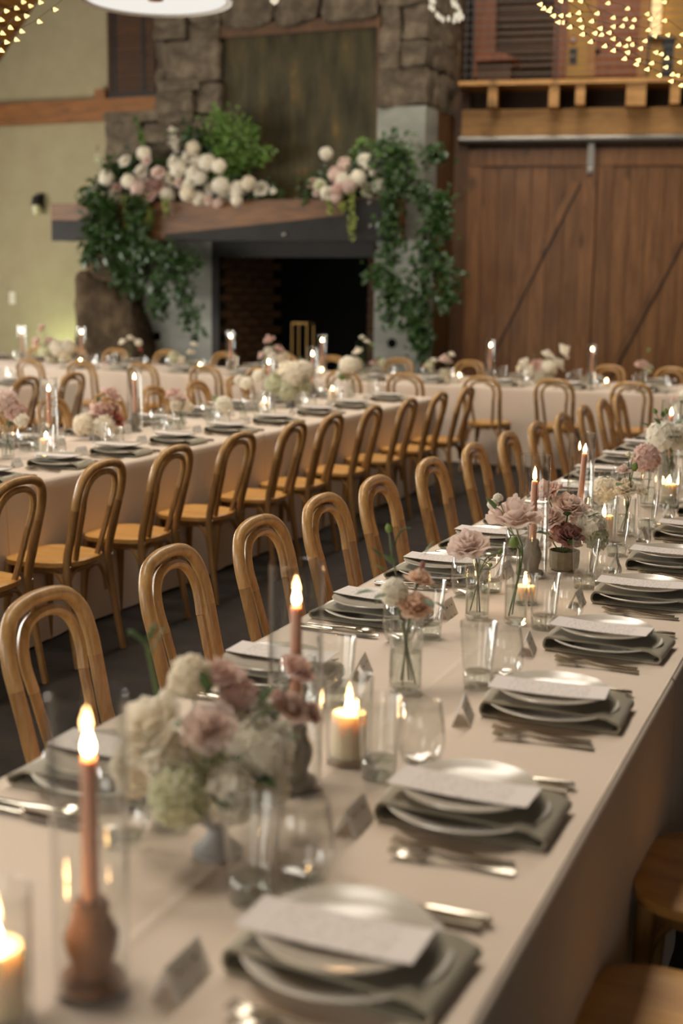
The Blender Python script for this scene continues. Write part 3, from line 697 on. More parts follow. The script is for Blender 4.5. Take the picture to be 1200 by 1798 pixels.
pendant(pp - Vector((0, 0, 0.02)), 0.55, 'white disc pendant lamp hanging in front of the stone chimney')
for x, y, z, w_ in ((-1.6, 5.2, 4.2, 'foreground table, nearer'), (-1.2, 9.5, 5.6, 'foreground table, farther'), (-4.4, 3.4, 4.2, 'near end of middle table'), (-8.8, 7.0, 5.2, 'left edge table'), (-4.2, 14.2, 6.4, 'barn doors'), (-8.6, 13.2, 6.6, 'fireplace')):
    pendant((x, y, z), 0.52, 'added unseen white disc pendant lamp high above the %s' % w_)  # further pendants out of view, added for top lighting
# ------------------------------------------------------------------ tables
TZ = 0.76
def table(x0, y0, x1, y1, label, seed, creases_x=(), creases_y=()):
    t = thing('banquet_table', label, 'table', ((x0 + x1) / 2, (y0 + y1) / 2, 0))
    hx, hy = (x1 - x0) / 2, (y1 - y0) / 2
    def lines(h, cr, step):
        n = max(2, int(2 * h / step)); L = [-h + 2 * h * i / n for i in range(n + 1)]
        L += [-h + 0.004, -h + 0.014, h - 0.014, h - 0.004]
        for c in cr: L += [c - 0.03, c - 0.016, c - 0.007, c, c + 0.007, c + 0.016, c + 0.03]
        return sorted(set(L))
    cxs = [c - (x0 + x1) / 2 for c in creases_x]; cys = [c - (y0 + y1) / 2 for c in creases_y]
    X, Y = lines(hx, cxs, 0.1), lines(hy, cys, 0.05)
    def lft(a, cs): return max([0.0016 * math.exp(-((a - c) / 0.006) ** 2) for c in cs] + [0])
    b = MB(); nx, ny = len(X), len(Y)
    for x in X:
        for y in Y:
            ed = min(1.0, min(hx - abs(x), hy - abs(y)) / 0.12)
            z = ed * (-0.001 + 0.0022 * noise.noise(Vector((x * 2.3 + seed, y * 2.3, 0)))) + lft(x, cxs) + lft(y, cys)
            b.v.append((x, y, z + TZ - 0.0012))
    for i in range(nx - 1):
        for j in range(ny - 1): b.f.append((i * ny + j, (i + 1) * ny + j, (i + 1) * ny + j + 1, i * ny + j + 1))
    per = [i * ny for i in range(nx)] + [(nx - 1) * ny + j for j in range(1, ny)] + [i * ny + ny - 1 for i in range(nx - 2, -1, -1)] + [j for j in range(ny - 2, 0, -1)]
    prev = per; np_ = len(per); plen = 0; arc = []
    for k, q in enumerate(per):
        arc.append(plen); a = Vector(b.v[q]); c = Vector(b.v[per[(k + 1) % np_]]); plen += (c - a).length
    rings = [(0.004, 0.0022), (0.008, 0.007), (0.011, 0.016), (0.012, 0.05), (0.014, 0.12), (0.016, 0.2), (0.018, 0.32), (0.020, 0.46), (0.022, 0.6), (0.024, 0.7), (0.025, 0.752)]
    for e, dz in rings:
        cur = []
        for k, q in enumerate(per):
            x, y, z = b.v[q]
            nx_ = (1 if x > hx - 1e-4 else -1 if x < -hx + 1e-4 else 0); ny_ = (1 if y > hy - 1e-4 else -1 if y < -hy + 1e-4 else 0)
            l = sqrt(nx_ * nx_ + ny_ * ny_) or 1
            s = arc[k]; amp = 0.034 * max(0, (dz - 0.03)) ** 0.8
            wv = amp * (noise.noise(Vector((s * 3.1, seed, dz * 0.5))) + 0.45 * noise.noise(Vector((s * 9.0, seed + 5, dz * 0.4))))
            o = e + wv
            b.v.append((x + nx_ / l * o, y + ny_ / l * o, TZ - dz)); cur.append(len(b.v) - 1)
        for k in range(np_):
            k2 = (k + 1) % np_; b.f.append((prev[k], cur[k], cur[k2], prev[k2]))
        prev = cur
    me = bpy.data.meshes.new('tablecloth'); me.from_pydata(b.v, [], [f[::-1] if i >= (nx - 1) * (ny - 1) else f for i, f in enumerate(b.f)]); me.update(); me.materials.append(CLOTH)
    me.polygons.foreach_set('use_smooth', [True] * len(me.polygons))
    mobj('tablecloth', me, t)
    mobj('tabletop', MB().box(-hx + 0.03, -hy + 0.03, TZ - 0.05, hx - 0.03, hy - 0.03, TZ - 0.015).mesh('tabletop', HEADW, False), t)
    for sx in (-1, 1):
        for sy in (-1, 1):
            mobj('leg', MB().box(sx * (hx - 0.15) - 0.025, sy * (hy - 0.3) - 0.025, 0, sx * (hx - 0.15) + 0.025, sy * (hy - 0.3) + 0.025, TZ - 0.05).mesh('leg', HEADW, False), t)
    return t
table(-1.41, 0.45, -0.40, 10.4, 'long cream-clothed banquet table in the foreground', 1.0, (-0.885,), (1.64, 2.95, 3.25, 4.6, 5.9, 7.3, 8.6))
table(-4.66, 3.3, -3.56, 10.55, 'long cream-clothed banquet table in the middle with chairs down its side', 2.0, (-4.1,), (4.6, 5.9, 7.2, 8.5, 9.8))
table(-8.25, 6.0, -7.2, 10.55, 'cream-clothed banquet table end at the left edge of the picture', 3.0)
table(-11.6, 12.05, 0.6, 13.5, 'long cream-clothed head table in front of the fireplace', 4.0, (-9.0, -6.5, -4.5, -2.4), (12.8,))

# ------------------------------------------------------------------ chairs
def make_chair():
    t = thing('bentwood_chair', 'x', 'chair')
    # seat: rounded trapezoid, slightly dished; front is +Y
    b = MB(); n = 40; rings = [(0.0, -0.010), (0.45, -0.007), (0.75, -0.003), (0.93, 0.0), (1.0, -0.006), (1.0, -0.026), (0.96, -0.030), (0.0, -0.030)]
    for r, dz in rings:
        for i in range(n):
            a = 2 * pi * i / n; ca, sa = cos(a), sin(a)
            e = 2 / 3.0
            x = math.copysign(abs(ca) ** e, ca); y = math.copysign(abs(sa) ** e, sa)
            b.v.append((x * r * (0.195 + 0.02 * y), y * r * 0.186 - 0.018, 0.462 + dz))
    for k in range(len(rings) - 1):
        for i in range(n):
            j = (i + 1) % n; b.f.append((k * n + i, k * n + j, (k + 1) * n + j, (k + 1) * n + i))
    mobj('seat', b.mesh('seat', SEATW), t)
    b = MB()
    for r, dz in ((0.86, -0.03), (0.86, -0.06), (0.78, -0.06), (0.78, -0.03)):
        for i in range(n):
            a = 2 * pi * i / n; e = 2 / 3.0
            x = math.copysign(abs(cos(a)) ** e, cos(a)); y = math.copysign(abs(sin(a)) ** e, sin(a))
            b.v.append((x * r * (0.195 + 0.02 * y), y * r * 0.186 - 0.018, 0.462 + dz))
    for k in range(4):
        for i in range(n):
            j = (i + 1) % n; k2 = (k + 1) % 4; b.f.append((k * n + i, k * n + j, k2 * n + j, k2 * n + i))
    mobj('seat_ring', b.mesh('seat_ring', CHAIRW2), t)
    def yb(z): return -0.185 - 0.105 * max(0, (z - 0.43) / 0.47) ** 1.15     # lean of the back
    # outer bow: lower straight part down into the rear legs, arch above
    wid = lambda z: 0.165 + 0.03 * sin(min(1, max(0, (z - 0.45) / 0.30)) * pi / 2)
    for s in (-1, 1):
        pts = bez([(s * 0.185, -0.245, 0), (s * 0.174, -0.205, 0.25), (s * 0.165, yb(0.45), 0.45), (s * 0.166, yb(0.58), 0.58), (s * 0.172, yb(0.70), 0.70)], 6)
        mobj('rear_leg', MB().tube(pts, [0.0145 + 0.0045 * min(1, i / 12) for i in range(len(pts))], 10).mesh('rear_leg', CHAIRW2), t)
        mobj('bolt', MB().ball((s * 0.166, yb(0.45) - 0.018, 0.445), 0.006, 8, 5).mesh('bolt', SILVER), t)
    arch = [(-0.172, yb(0.70), 0.70), (-0.173, yb(0.76), 0.758), (-0.160, yb(0.82), 0.820), (-0.122, yb(0.87), 0.864), (-0.062, yb(0.885), 0.883), (0, yb(0.89), 0.887)]
    arch = arch + [(-x, y, z) for x, y, z in arch[-2::-1]]
    mobj('back_bow', MB().tube(bez(arch, 5), 0.0192, 10).mesh('back_bow', CHAIRW), t)
    def inner(lo, hi): return None
    for s in (-1, 1):
        pts = bez([(s * 0.085, yb(0.455) + 0.012, 0.452), (s * 0.098, yb(0.56) + 0.004, 0.56), (s * 0.108, yb(0.68), 0.68)], 6)
        mobj('inner_post', MB().tube(pts, 0.0135, 8).mesh('inner_post', CHAIRW2), t)
    arch = [(-0.108, yb(0.68), 0.68), (-0.117, yb(0.74), 0.74), (-0.110, yb(0.79), 0.790), (-0.082, yb(0.83), 0.828), (-0.041, yb(0.845), 0.846), (0, yb(0.85), 0.850)]
    arch = arch + [(-x, y, z) for x, y, z in arch[-2::-1]]
    mobj('inner_bow', MB().tube(bez(arch, 5), 0.0145, 8).mesh('inner_bow', CHAIRW), t)
    for s in (-1, 1):
        mobj('front_leg', MB().tube([(s * 0.172, 0.150, 0), (s * 0.166, 0.14, 0.2), (s * 0.155, 0.125, 0.44)], [0.012, 0.016, 0.019], 10).mesh('front_leg', CHAIRW2), t)
    # curved braces below the seat
    def brace(a, c, h=0.14):
        a, c = Vector(a), Vector(c); mid = (a + c) / 2; pts = [a + Vector((0, 0, -h)), a * 0.9 + mid * 0.1 + Vector((0, 0, -h * 0.45)), a * 0.6 + mid * 0.4 + Vector((0, 0, -0.01)), mid, c * 0.6 + mid * 0.4 + Vector((0, 0, -0.01)), c * 0.9 + mid * 0.1 + Vector((0, 0, -h * 0.45)), c + Vector((0, 0, -h))]
        mobj('brace', MB().tube(bez(pts, 4), 0.009, 6).mesh('brace', CHAIRW2), t)
    fl, fr_, rl_, rr = (-0.148, 0.125, 0.42), (0.148, 0.125, 0.42), (-0.155, -0.178, 0.42), (0.155, -0.178, 0.42)
    brace(rl_, rr); brace(fl, fr_); brace(fl, rl_); brace(fr_, rr)
    return t
CH0 = make_chair(); used = [False]
def chair(x, y, rz, label, group):
    rz += random.uniform(-0.035, 0.035)
    if not used[0]:
        used[0] = True; CH0.location = (x, y, 0); CH0.rotation_euler = (0, 0, rz); CH0['label'] = label; CH0['group'] = group; return CH0
    return dup(CH0, (x, y, 0), rz, label, group)
BT = 0.29   # back top behind the chair origin
# facing +X (towards the table on its right): rz=-90deg ; facing -X: +90 ; facing +Y: 0 ; facing -Y: 180
AY = [2.553, 3.167, 3.73, 4.262, 4.80, 5.47, 6.14, 6.78, 7.41, 8.05, 8.70, 9.33, 9.92]
for i, y in enumerate(AY):
    chair(-1.872 + BT, y, -pi / 2, 'light bentwood loop-back chair, %s from the camera on left side of foreground table' % ORD[i], 'chairs at the foreground table')
for i, y in enumerate((1.98, 2.60)):
    chair(-0.228, y, pi / 2, ('bentwood chair with brown seat at bottom right corner beside foreground table', 'bentwood chair with brown seat further back at right edge beside foreground table')[i], 'chairs at the foreground table')
BY = [4.12, 4.72, 5.33, 6.02, 6.69, 7.25, 7.93, 8.64, 9.34, 10.04]
for i, y in enumerate(BY):
    chair(-3.098 - BT, y, pi / 2, 'bentwood chair with pale seat, %s from the left on near side of middle table' % ORD[i], 'chairs at the middle table')
BLY = [6.65, 7.34, 8.02, 8.665, 9.36, 10.04]
for i, y in enumerate(BLY):
    chair(-5.26 + BT, y, -pi / 2, 'bentwood chair facing us, %s from the left on far side of middle table' % ORD[i], 'chairs at the middle table')
for i, y in enumerate((9.06, 9.75)):
    chair(-6.71 - BT, y, pi / 2, ('bentwood chair nearest us at the table by the left edge', 'bentwood chair behind another at the table by the left edge')[i], 'chairs at the left edge table')
CNX = [-8.43, -7.78, -7.03, -6.30, -5.66, -4.80, -4.16, -3.40, -2.72, -2.03, -1.3]
for i, x in enumerate(CNX):
    chair(x, 11.40 + BT, 0, 'bentwood chair with its back to us, %s from the left at head table' % ORD[i], 'chairs at the head table')
CFX = [-10.3, -9.71, -9.09, -8.35, -7.52, -6.72, -6.08, -5.23, -4.365, -3.55, -2.77, -2.10, -1.4]
for i, x in enumerate(CFX):
    chair(x, 14.15 - BT, pi, 'bentwood chair beyond the head table, %s from the left, facing us' % ORD[i], 'chairs at the head table')

# ------------------------------------------------------------------ tableware
def m_napkin():
    b = MB(); hx, hy, z0, z1, th = 0.150, 0.088, 0.001, 0.036, 0.005; n = 9
    loop = []
    r = (z1 - z0) / 2
    for i in range(n + 1):
        a = -pi / 2 - pi * i / n; loop.append((-hx + r + r * cos(a), z0 + r + r * sin(a)))
    loop += [(0, z1 + 0.001), (hx - 0.03, z1 - 0.003)]
    for i in range(n + 1):
        a = pi / 2 - pi * i / n; loop.append((hx - 0.012 + 0.012 * cos(a), z0 + 0.012 + 0.012 * sin(a)))
    k = len(loop); ns = 9
    for sgn in (0, 1):
        for j in range(ns):
            y = -hy + 2 * hy * j / (ns - 1)
            for i, (x, z) in enumerate(loop):
                x_ = x + 0.006 * noise.noise(Vector((x * 6, y * 9, z * 20))) ; 
                nx_, nz_ = (loop[(i + 1) % k][1] - loop[i - 1][1]), -(loop[(i + 1) % k][0] - loop[i - 1][0]); l = sqrt(nx_ ** 2 + nz_ ** 2) or 1
                o = th * sgn; b.v.append((x_ + nx_ / l * o, y + 0.008 * noise.noise(Vector((x * 9, 3, z * 30))), max(0.0005, z + nz_ / l * o)))
    def vi(s, j, i): return s * ns * k + j * k + (i % k)
    for j in range(ns - 1):
        for i in range(k):
            b.f.append((vi(0, j, i), vi(0, j, i + 1), vi(0, j + 1, i + 1), vi(0, j + 1, i))); b.f.append((vi(1, j, i), vi(1, j + 1, i), vi(1, j + 1, i + 1), vi(1, j, i + 1)))
    for i in range(k):
        b.f.append((vi(0, 0, i), vi(1, 0, i), vi(1, 0, i + 1), vi(0, 0, i + 1))); b.f.append((vi(0, ns - 1, i), vi(0, ns - 1, i + 1), vi(1, ns - 1, i + 1), vi(1, ns - 1, i)))
    # second fold layer lying inside
    b.box(-hx + 0.03, -hy + 0.006, 0.0065, hx - 0.02, hy - 0.004, 0.0085)
    return b.mesh('napkin', NAPK)
def m_plate(R, mat, h=0.018):
    p = [(0.0001, 0), (R * 0.55, 0), (R * 0.58, 0.002), (R * 0.80, 0.007), (R * 0.99, h - 0.002), (R, h), (R * 0.985, h + 0.0015), (R * 0.80, 0.011), (R * 0.62, 0.006), (0.0001, 0.005)]
    return MB().lathe(p, 56).mesh('plate', mat)
def m_menu():
    b = MB(); n = 12
    for i in range(n + 1):
        x = -0.122 + 0.244 * i / n; z = 0.004 * (x / 0.122) ** 2
        for y in (-0.046, 0.046):
            for dz in (0, 0.0012): b.v.append((x, y, z + dz))
    for i in range(n):
        a = i * 4; c = a + 4
        b.f += [(a + 1, c + 1, c + 3, a + 3), (a, a + 2, c + 2, c), (a, c, c + 1, a + 1), (a + 2, a + 3, c + 3, c + 2)]
    b.f += [(0, 1, 3, 2), (n * 4, n * 4 + 2, n * 4 + 3, n * 4 + 1)]
    return b.mesh('menu', MENU, False)
def m_fork(L=0.20):
    b = MB()
    def bar(pts, w, t):
        n = len(b.v)
        for (x, z), ww in zip(pts, w):
            for sy in (-1, 1): b.v.append((x, sy * ww, z + t / 2)); b.v.append((x, sy * ww * 0.8, z - t / 2))
        for i in range(len(pts) - 1):
            a = n + i * 4; c = a + 4
            b.f += [(a, c, c + 2, a + 2), (a + 1, a + 3, c + 3, c + 1), (a, a + 1, c + 1, c), (a + 2, c + 2, c + 3, a + 3)]
        b.f += [(n, n + 2, n + 3, n + 1), (n + 4 * len(pts) - 4, n + 4 * len(pts) - 3, n + 4 * len(pts) - 1, n + 4 * len(pts) - 2)]
    bar([(0, 0.003), (0.05, 0.003), (0.10, 0.006), (0.125, 0.010), (0.14, 0.008), (0.15, 0.006)], [0.0095, 0.007, 0.004, 0.004, 0.009, 0.0125], 0.003)
    for k in range(4):
        y = -0.0105 + 0.007 * k; n = len(b.v)
        bb = [(0.15, 0.006), (0.17, 0.004), (0.185, 0.006), (0.2, 0.011)]
        for i, (x, z) in enumerate(bb):
            w_ = 0.0022 if i < 3 else 0.001
            b.v += [(x, y - w_, z + 0.0015), (x, y - w_, z - 0.001), (x, y + w_, z + 0.0015), (x, y + w_, z - 0.001)]
        for i in range(3):
            a = n + i * 4; c = a + 4; b.f += [(a, c, c + 2, a + 2), (a + 1, a + 3, c + 3, c + 1), (a, a + 1, c + 1, c), (a + 2, c + 2, c + 3, a + 3)]
        b.f.append((n + 12, n + 13, n + 15, n + 14))
    return b.mesh('fork', SILVER)
def m_knife():
    b = MB(); hd = [(0, 0.008), (0.01, 0.0095), (0.09, 0.008), (0.1, 0.007)]
    b.tube([(x, 0, 0.007) for x, r in hd], [0.0065, 0.0075, 0.0065, 0.005], 10)
    n = len(b.v)
    pr = [(0.1, -0.005, 0.006), (0.12, -0.011, 0.007), (0.2, -0.011, 0.008), (0.225, -0.004, 0.007), (0.23, 0.006, 0.005)]
    for x, y0, y1 in pr: b.v += [(x, y0, 0.007), (x, y1, 0.0085), (x, y1, 0.0055)]
    for i in range(4):
        a = n + i * 3; c = a + 3; b.f += [(a, c, c + 1, a + 1), (a + 1, c + 1, c + 2, a + 2), (a, a + 2, c + 2, c)]
    return b.mesh('knife', SILVER)
def m_spoon():
    b = MB(); b.tube([(0, 0, 0.004), (0.06, 0, 0.005), (0.11, 0, 0.009), (0.14, 0, 0.008)], [0.0065, 0.005, 0.0035, 0.005], 8)
    n = len(b.v); R, S = 5, 16
    for side in (0, 1):
        for i in range(R + 1):
            r = i / R
            for j in range(S):
                a = 2 * pi * j / S; b.v.append((0.165 + 0.032 * r * cos(a), 0.020 * r * sin(a), 0.002 + 0.008 * r * r + 0.0016 * side))
    def q(s, i, j): return n + s * (R + 1) * S + i * S + j % S
    for i in range(R):
        for j in range(S): b.f.append((q(1, i, j), q(1, i, j + 1), q(1, i + 1, j + 1), q(1, i + 1, j))); b.f.append((q(0, i, j), q(0, i + 1, j), q(0, i + 1, j + 1), q(0, i, j + 1)))
    for j in range(S): b.f.append((q(0, R, j), q(1, R, j), q(1, R, j + 1), q(0, R, j + 1)))
    return b.mesh('spoon', SILVER)
def m_tent():
    b = MB(); w, d, h = 0.045, 0.020, 0.046; t = 0.001
    b.prism([(-d, 0), (0, h), (d, 0), (d - 2 * t, 0), (0, h - 3 * t), (-d + 2 * t, 0)], -w, w)
    # swap axes so that print runs along X of the front leaf
    return b.mesh('place_card', CARD, False)
MNAP, MPL, MPL2, MMENU = m_napkin(), m_plate(0.140, PLATE), m_plate(0.118, PLATE2, 0.014), m_menu()
MFORK, MKNIFE, MSPOON, MTENT = m_fork(), m_knife(), m_spoon(), m_tent()
MTUM = MB().lathe([(0.0001, 0.0), (0.030, 0.0), (0.0325, 0.004), (0.0345, 0.04), (0.0425, 0.148), (0.0415, 0.149), (0.0405, 0.147), (0.0325, 0.042), (0.030, 0.036), (0.0001, 0.034)], 36).mesh('tumbler', GLASS)
MTUMB = MB().lathe([(0.0001, 0.002), (0.0285, 0.002), (0.031, 0.012), (0.031, 0.028), (0.028, 0.033), (0.0001, 0.032)], 32).mesh('thick_base', GLASSB)
MWIN = MB().lathe([(0.0001, 0.0), (0.024, 0.0), (0.036, 0.010), (0.0445, 0.035), (0.0455, 0.055), (0.0425, 0.085), (0.0365, 0.122), (0.0355, 0.123), (0.0345, 0.121), (0.0405, 0.084), (0.0435, 0.055), (0.0425, 0.036), (0.034, 0.014), (0.0001, 0.006)], 36).mesh('wine_glass', GLASS)
MWINB = MB().lathe([(0.0001, 0.001), (0.023, 0.001), (0.030, 0.008), (0.0001, 0.0055)], 28).mesh('foot', GLASSB)
def put(name, me, base, rot, off, rz, z, label, cat, group, kids=(), j=0.006, jr=0.05):
    x, y = off[0] + random.uniform(-j, j), off[1] + random.uniform(-j, j)
    o = mobj(name, me, None, (base[0] + x * cos(rot) - y * sin(rot), base[1] + x * sin(rot) + y * cos(rot), base[2] + z), rot + rz + random.uniform(-jr, jr))
    tag(o, label, cat, group)
    for nm, km in kids: mobj(nm, km, o)
    return o
def setting(x, y, rot, place, grp, glasses=True, card=True):
    B = (x, y, TZ)
    rot += random.uniform(-0.03, 0.03)
    put('napkin', MNAP, B, rot, (0.0, 0), 0, 0.0, 'sage green napkin folded round plate, ' + place, 'napkin', 'napkins ' + grp, j=0)
    put('dinner_plate', MPL, B, rot, (-0.008, 0), 0, 0.0125, 'large pale dinner plate, ' + place, 'plate', 'dinner plates ' + grp, j=0.002)
    put('salad_plate', MPL2, B, rot, (-0.008, 0), 0, 0.0435, 'glossy greyish salad plate, ' + place, 'plate', 'salad plates ' + grp, j=0.002)
    put('menu_card', MMENU, B, rot, (-0.012, -0.022), 0, 0.058, 'white printed menu card, ' + place, 'menu', 'menu cards ' + grp, j=0.004, jr=0.06)
    put('knife', MKNIFE, B, rot, (0.135, 0.185), pi, 0, 'silver table knife, ' + place, 'knife', 'knives ' + grp)
    put('spoon', MSPOON, B, rot, (0.125, 0.158), pi, 0, 'silver spoon, ' + place, 'spoon', 'spoons ' + grp)
    put('dinner_fork', MFORK, B, rot, (0.115, -0.185), pi, 0, 'outer silver dinner fork, ' + place, 'fork', 'forks ' + grp)
    put('salad_fork', MFORK, B, rot, (0.105, -0.158), pi, 0, 'inner silver fork beside napkin, ' + place, 'fork', 'forks ' + grp)
    if card: put('place_card', MTENT, B, rot, (-0.175, -0.12), 0.08, 0, 'folded white place card, ' + place, 'card', 'place cards ' + grp, jr=0.13)
    if glasses:
        put('tumbler', MTUM, B, rot, (-0.205, 0.118), 0, 0.001, 'tall clear tumbler, ' + place, 'glass', 'tumblers ' + grp, [('thick_base', MTUMB)])
        put('wine_glass', MWIN, B, rot, (-0.158, 0.20), 0, 0.001, 'stemless wine glass, ' + place, 'glass', 'wine glasses ' + grp, [('foot', MWINB)])
for i, y in enumerate((1.442, 1.981, 2.582, 3.136, 3.69, 4.215, 4.78, 5.35, 5.95)):
    setting(-0.583, y, 0, '%s setting from camera, right side of foreground table' % ORD[i], 'on foreground table')
for i, y in enumerate([1.86] + AY):
    setting(-1.232, y if i != 1 else 2.54, pi, '%s setting from camera, left side of foreground table' % ORD[i], 'on foreground table')
for i, y in enumerate((4.15, 4.75, 5.32, 5.87, 6.48, 7.135, 7.81, 8.52, 9.2, 9.97)):
    setting(-3.755, y, 0, '%s setting from left, near side of middle table' % ORD[i], 'on middle table')
for i, y in enumerate([5.3, 5.95] + BLY):
    setting(-4.46, y, pi, '%s setting from left, far side of middle table' % ORD[i], 'on middle table')
for i, y in enumerate((9.06, 9.75)):
    setting(-7.39, y, 0, ('nearer', 'farther')[i] + ' setting on table at left edge', 'on left edge table', card=False)
for i, x in enumerate(CNX):
    setting(x, 12.24, -pi / 2, '%s setting from left, near side of head table' % ORD[i], 'on head table')
for i, x in enumerate(CFX):
    setting(x, 13.31, pi / 2, '%s setting from left, fireplace side of head table' % ORD[i], 'on head table', card=False)

# ------------------------------------------------------------------ candles
MFL = MB().lathe([(0.0001, 0), (0.0046, 0.002), (0.0070, 0.008), (0.0066, 0.014), (0.0042, 0.022), (0.0018, 0.029), (0.0001, 0.033)], 12).mesh('flame', FLAME)
MWICK = MB().tube([(0, 0, 0), (0.0004, 0, 0.006), (0.001, 0, 0.012)], 0.0011, 5).mesh('wick', WICK)
MHOLD = [(0.0001, 0), (0.042, 0), (0.044, 0.005), (0.040, 0.011), (0.024, 0.014), (0.026, 0.03), (0.033, 0.05), (0.035, 0.066), (0.027, 0.082), (0.022, 0.094), (0.024, 0.104), (0.020, 0.112), (0.012, 0.113), (0.0115, 0.10), (0.0001, 0.10)]
MH_W = MB().lathe(MHOLD, 28).mesh('candle_holder', HOLDW); MH_S = MB().lathe([(r * 0.92, z) for r, z in MHOLD], 28).mesh('candle_holder', HOLDS)
def hurricane(r, h): return MB().lathe([(0.0001, 0.001), (r - 0.002, 0.001), (r, 0.004), (r, h), (r - 0.0012, h + 0.0012), (r - 0.0025, h), (r - 0.0025, 0.006), (0.0001, 0.006)], 40).mesh('hurricane_glass', GLASS)
MHUR = hurricane(0.048, 0.385)
def taper(x, y, ztop, kind, where, tilt=(0, 0)):
    """candle top at world height ztop"""
    hz = TZ + 0.007
    tag(mobj('candle_holder', (MH_W, MH_S)[kind], None, (x, y, hz)), ('turned wooden', 'turned grey stone')[kind] + ' candle holder ' + where, 'candle holder', 'taper candle holders')
    L = ztop - (hz + 0.102)
    t = thing('taper_candle', 'lit pink taper candle ' + where, 'candle', (x, y, hz + 0.102), 0, 'pink taper candles'); t.rotation_euler = (tilt[0], tilt[1], 0)
    mobj('wax', MB().lathe([(0.0001, 0), (0.011, 0), (0.0112, L * 0.3), (0.0098, L - 0.004), (0.008, L), (0.0001, L - 0.002)], 16).mesh('wax', WAX), t)
    mobj('wick', MWICK, t, (0, 0, L - 0.003)); f = mobj('flame', MFL, t, (0, 0, L + 0.003))
    h = max(0.385, ztop + 0.075 - TZ)
    tag(mobj('hurricane_glass', MHUR if h < 0.39 else hurricane(0.048, h), None, (x, y, TZ + 0.001)), 'tall clear hurricane glass round taper candle ' + where, 'glass', 'hurricane glasses')
MVG = MB().lathe([(0.0001, 0.0005), (0.042, 0.0005), (0.044, 0.004), (0.045, 0.165), (0.044, 0.166), (0.043, 0.164), (0.0415, 0.012), (0.0001, 0.010)], 36).mesh('candle_glass', GLASS)
MVGS = MB().lathe([(0.0001, 0.0005), (0.034, 0.0005), (0.036, 0.004), (0.038, 0.085), (0.037, 0.086), (0.036, 0.084), (0.0335, 0.010), (0.0001, 0.008)], 28).mesh('candle_glass', GLASS)
MPW = MB().lathe([(0.0001, 0), (0.033, 0), (0.0335, 0.078), (0.031, 0.084), (0.022, 0.082), (0.0001, 0.079)], 32).mesh('wax', WAXW)
MPS = MB().lathe([(0.0001, 0), (0.029, 0), (0.029, 0.036), (0.026, 0.04), (0.0001, 0.037)], 24).mesh('wax', WAXW)
def votive(x, y, big, where):
    tag(mobj('candle_glass', MVG if big else MVGS, None, (x, y, TZ + 0.001)), 'clear glass cup holding candle ' + where, 'glass', 'candle cups')
    t = thing('pillar_candle' if big else 'votive_candle', ('lit ivory pillar candle ' if big else 'small lit ivory votive candle ') + where, 'candle', (x, y, TZ + 0.0115), 0, 'ivory candles')
    h = 0.08 if big else 0.037
    mobj('wax', MPW if big else MPS, t); mobj('wick', MWICK, t, (0, 0, h - 0.001)); mobj('flame', MFL, t, (0, 0, h + 0.006))
def ztop_at(px, py_flame, x, y):
    d = depth((x, y, 1.1)); return at_depth(px, py_flame, d).z - 0.022
taper(-0.862, 1.262, ztop_at(151, 1300, -0.862, 1.262), 0, 'in the left foreground', (0.0, 0.004))
taper(-0.911, 1.975, ztop_at(510, 1042, -0.911, 1.975), 1, 'behind the big foreground flowers')
taper(-0.975, 3.88, ztop_at(933, 832, -0.975, 3.88), 1, 'just behind the tall blush rose')
taper(-0.985, 4.60, ztop_at(1027, 785, -0.985, 4.60), 1, 'behind the concrete bowl of roses', (0.0, 0.05))
taper(-0.925, 6.30, ztop_at(1185, 722, -0.925, 6.30), 1, 'at the right edge of foreground table')
for i, (px, py, X) in enumerate(((85, 680, -4.22), (236, 660, -4.3), (472, 634, -4.38), (549, 620, -4.45))):
    p = at_X(px, py, X); Y = min(p.y, 10.35)
    taper(X, Y, p.z - 0.022, 1, 'on middle table, %s from the left' % ORD[i])
for i, (px, py) in enumerate(((38, 580), (143, 582), (405, 589), (566, 596), (862, 605), (1041, 612))):
    p = at_Y(px, py, 12.95); taper(p.x, 12.95, p.z - 0.022, 1, 'on head table, %s from the left' % ORD[i])
votive(-0.925, 1.155, True, 'at the bottom left corner'); votive(-0.876, 2.14, True, 'in the middle of foreground table'); votive(-0.888, 4.57, True, 'beside the concrete bowl of roses')
votive(-0.80, 5.5, True, 'near the right edge on foreground table'); votive(-0.90, 3.52, False, 'behind the slim lit vase')
for i, (x, y) in enumerate(((-4.06, 5.62), (-4.08, 8.27), (-4.12, 9.6))): votive(x, y, True, 'on middle table, %s from the left' % ORD[i])
for i, (px, py) in enumerate(((17, 624), (173, 630), (377, 638), (557, 645), (587, 646), (830, 654), (1072, 666))):
    p = at(px, py, 0.83); votive(p.x, 12.62, False, 'on head table, %s from the left' % ORD[i])
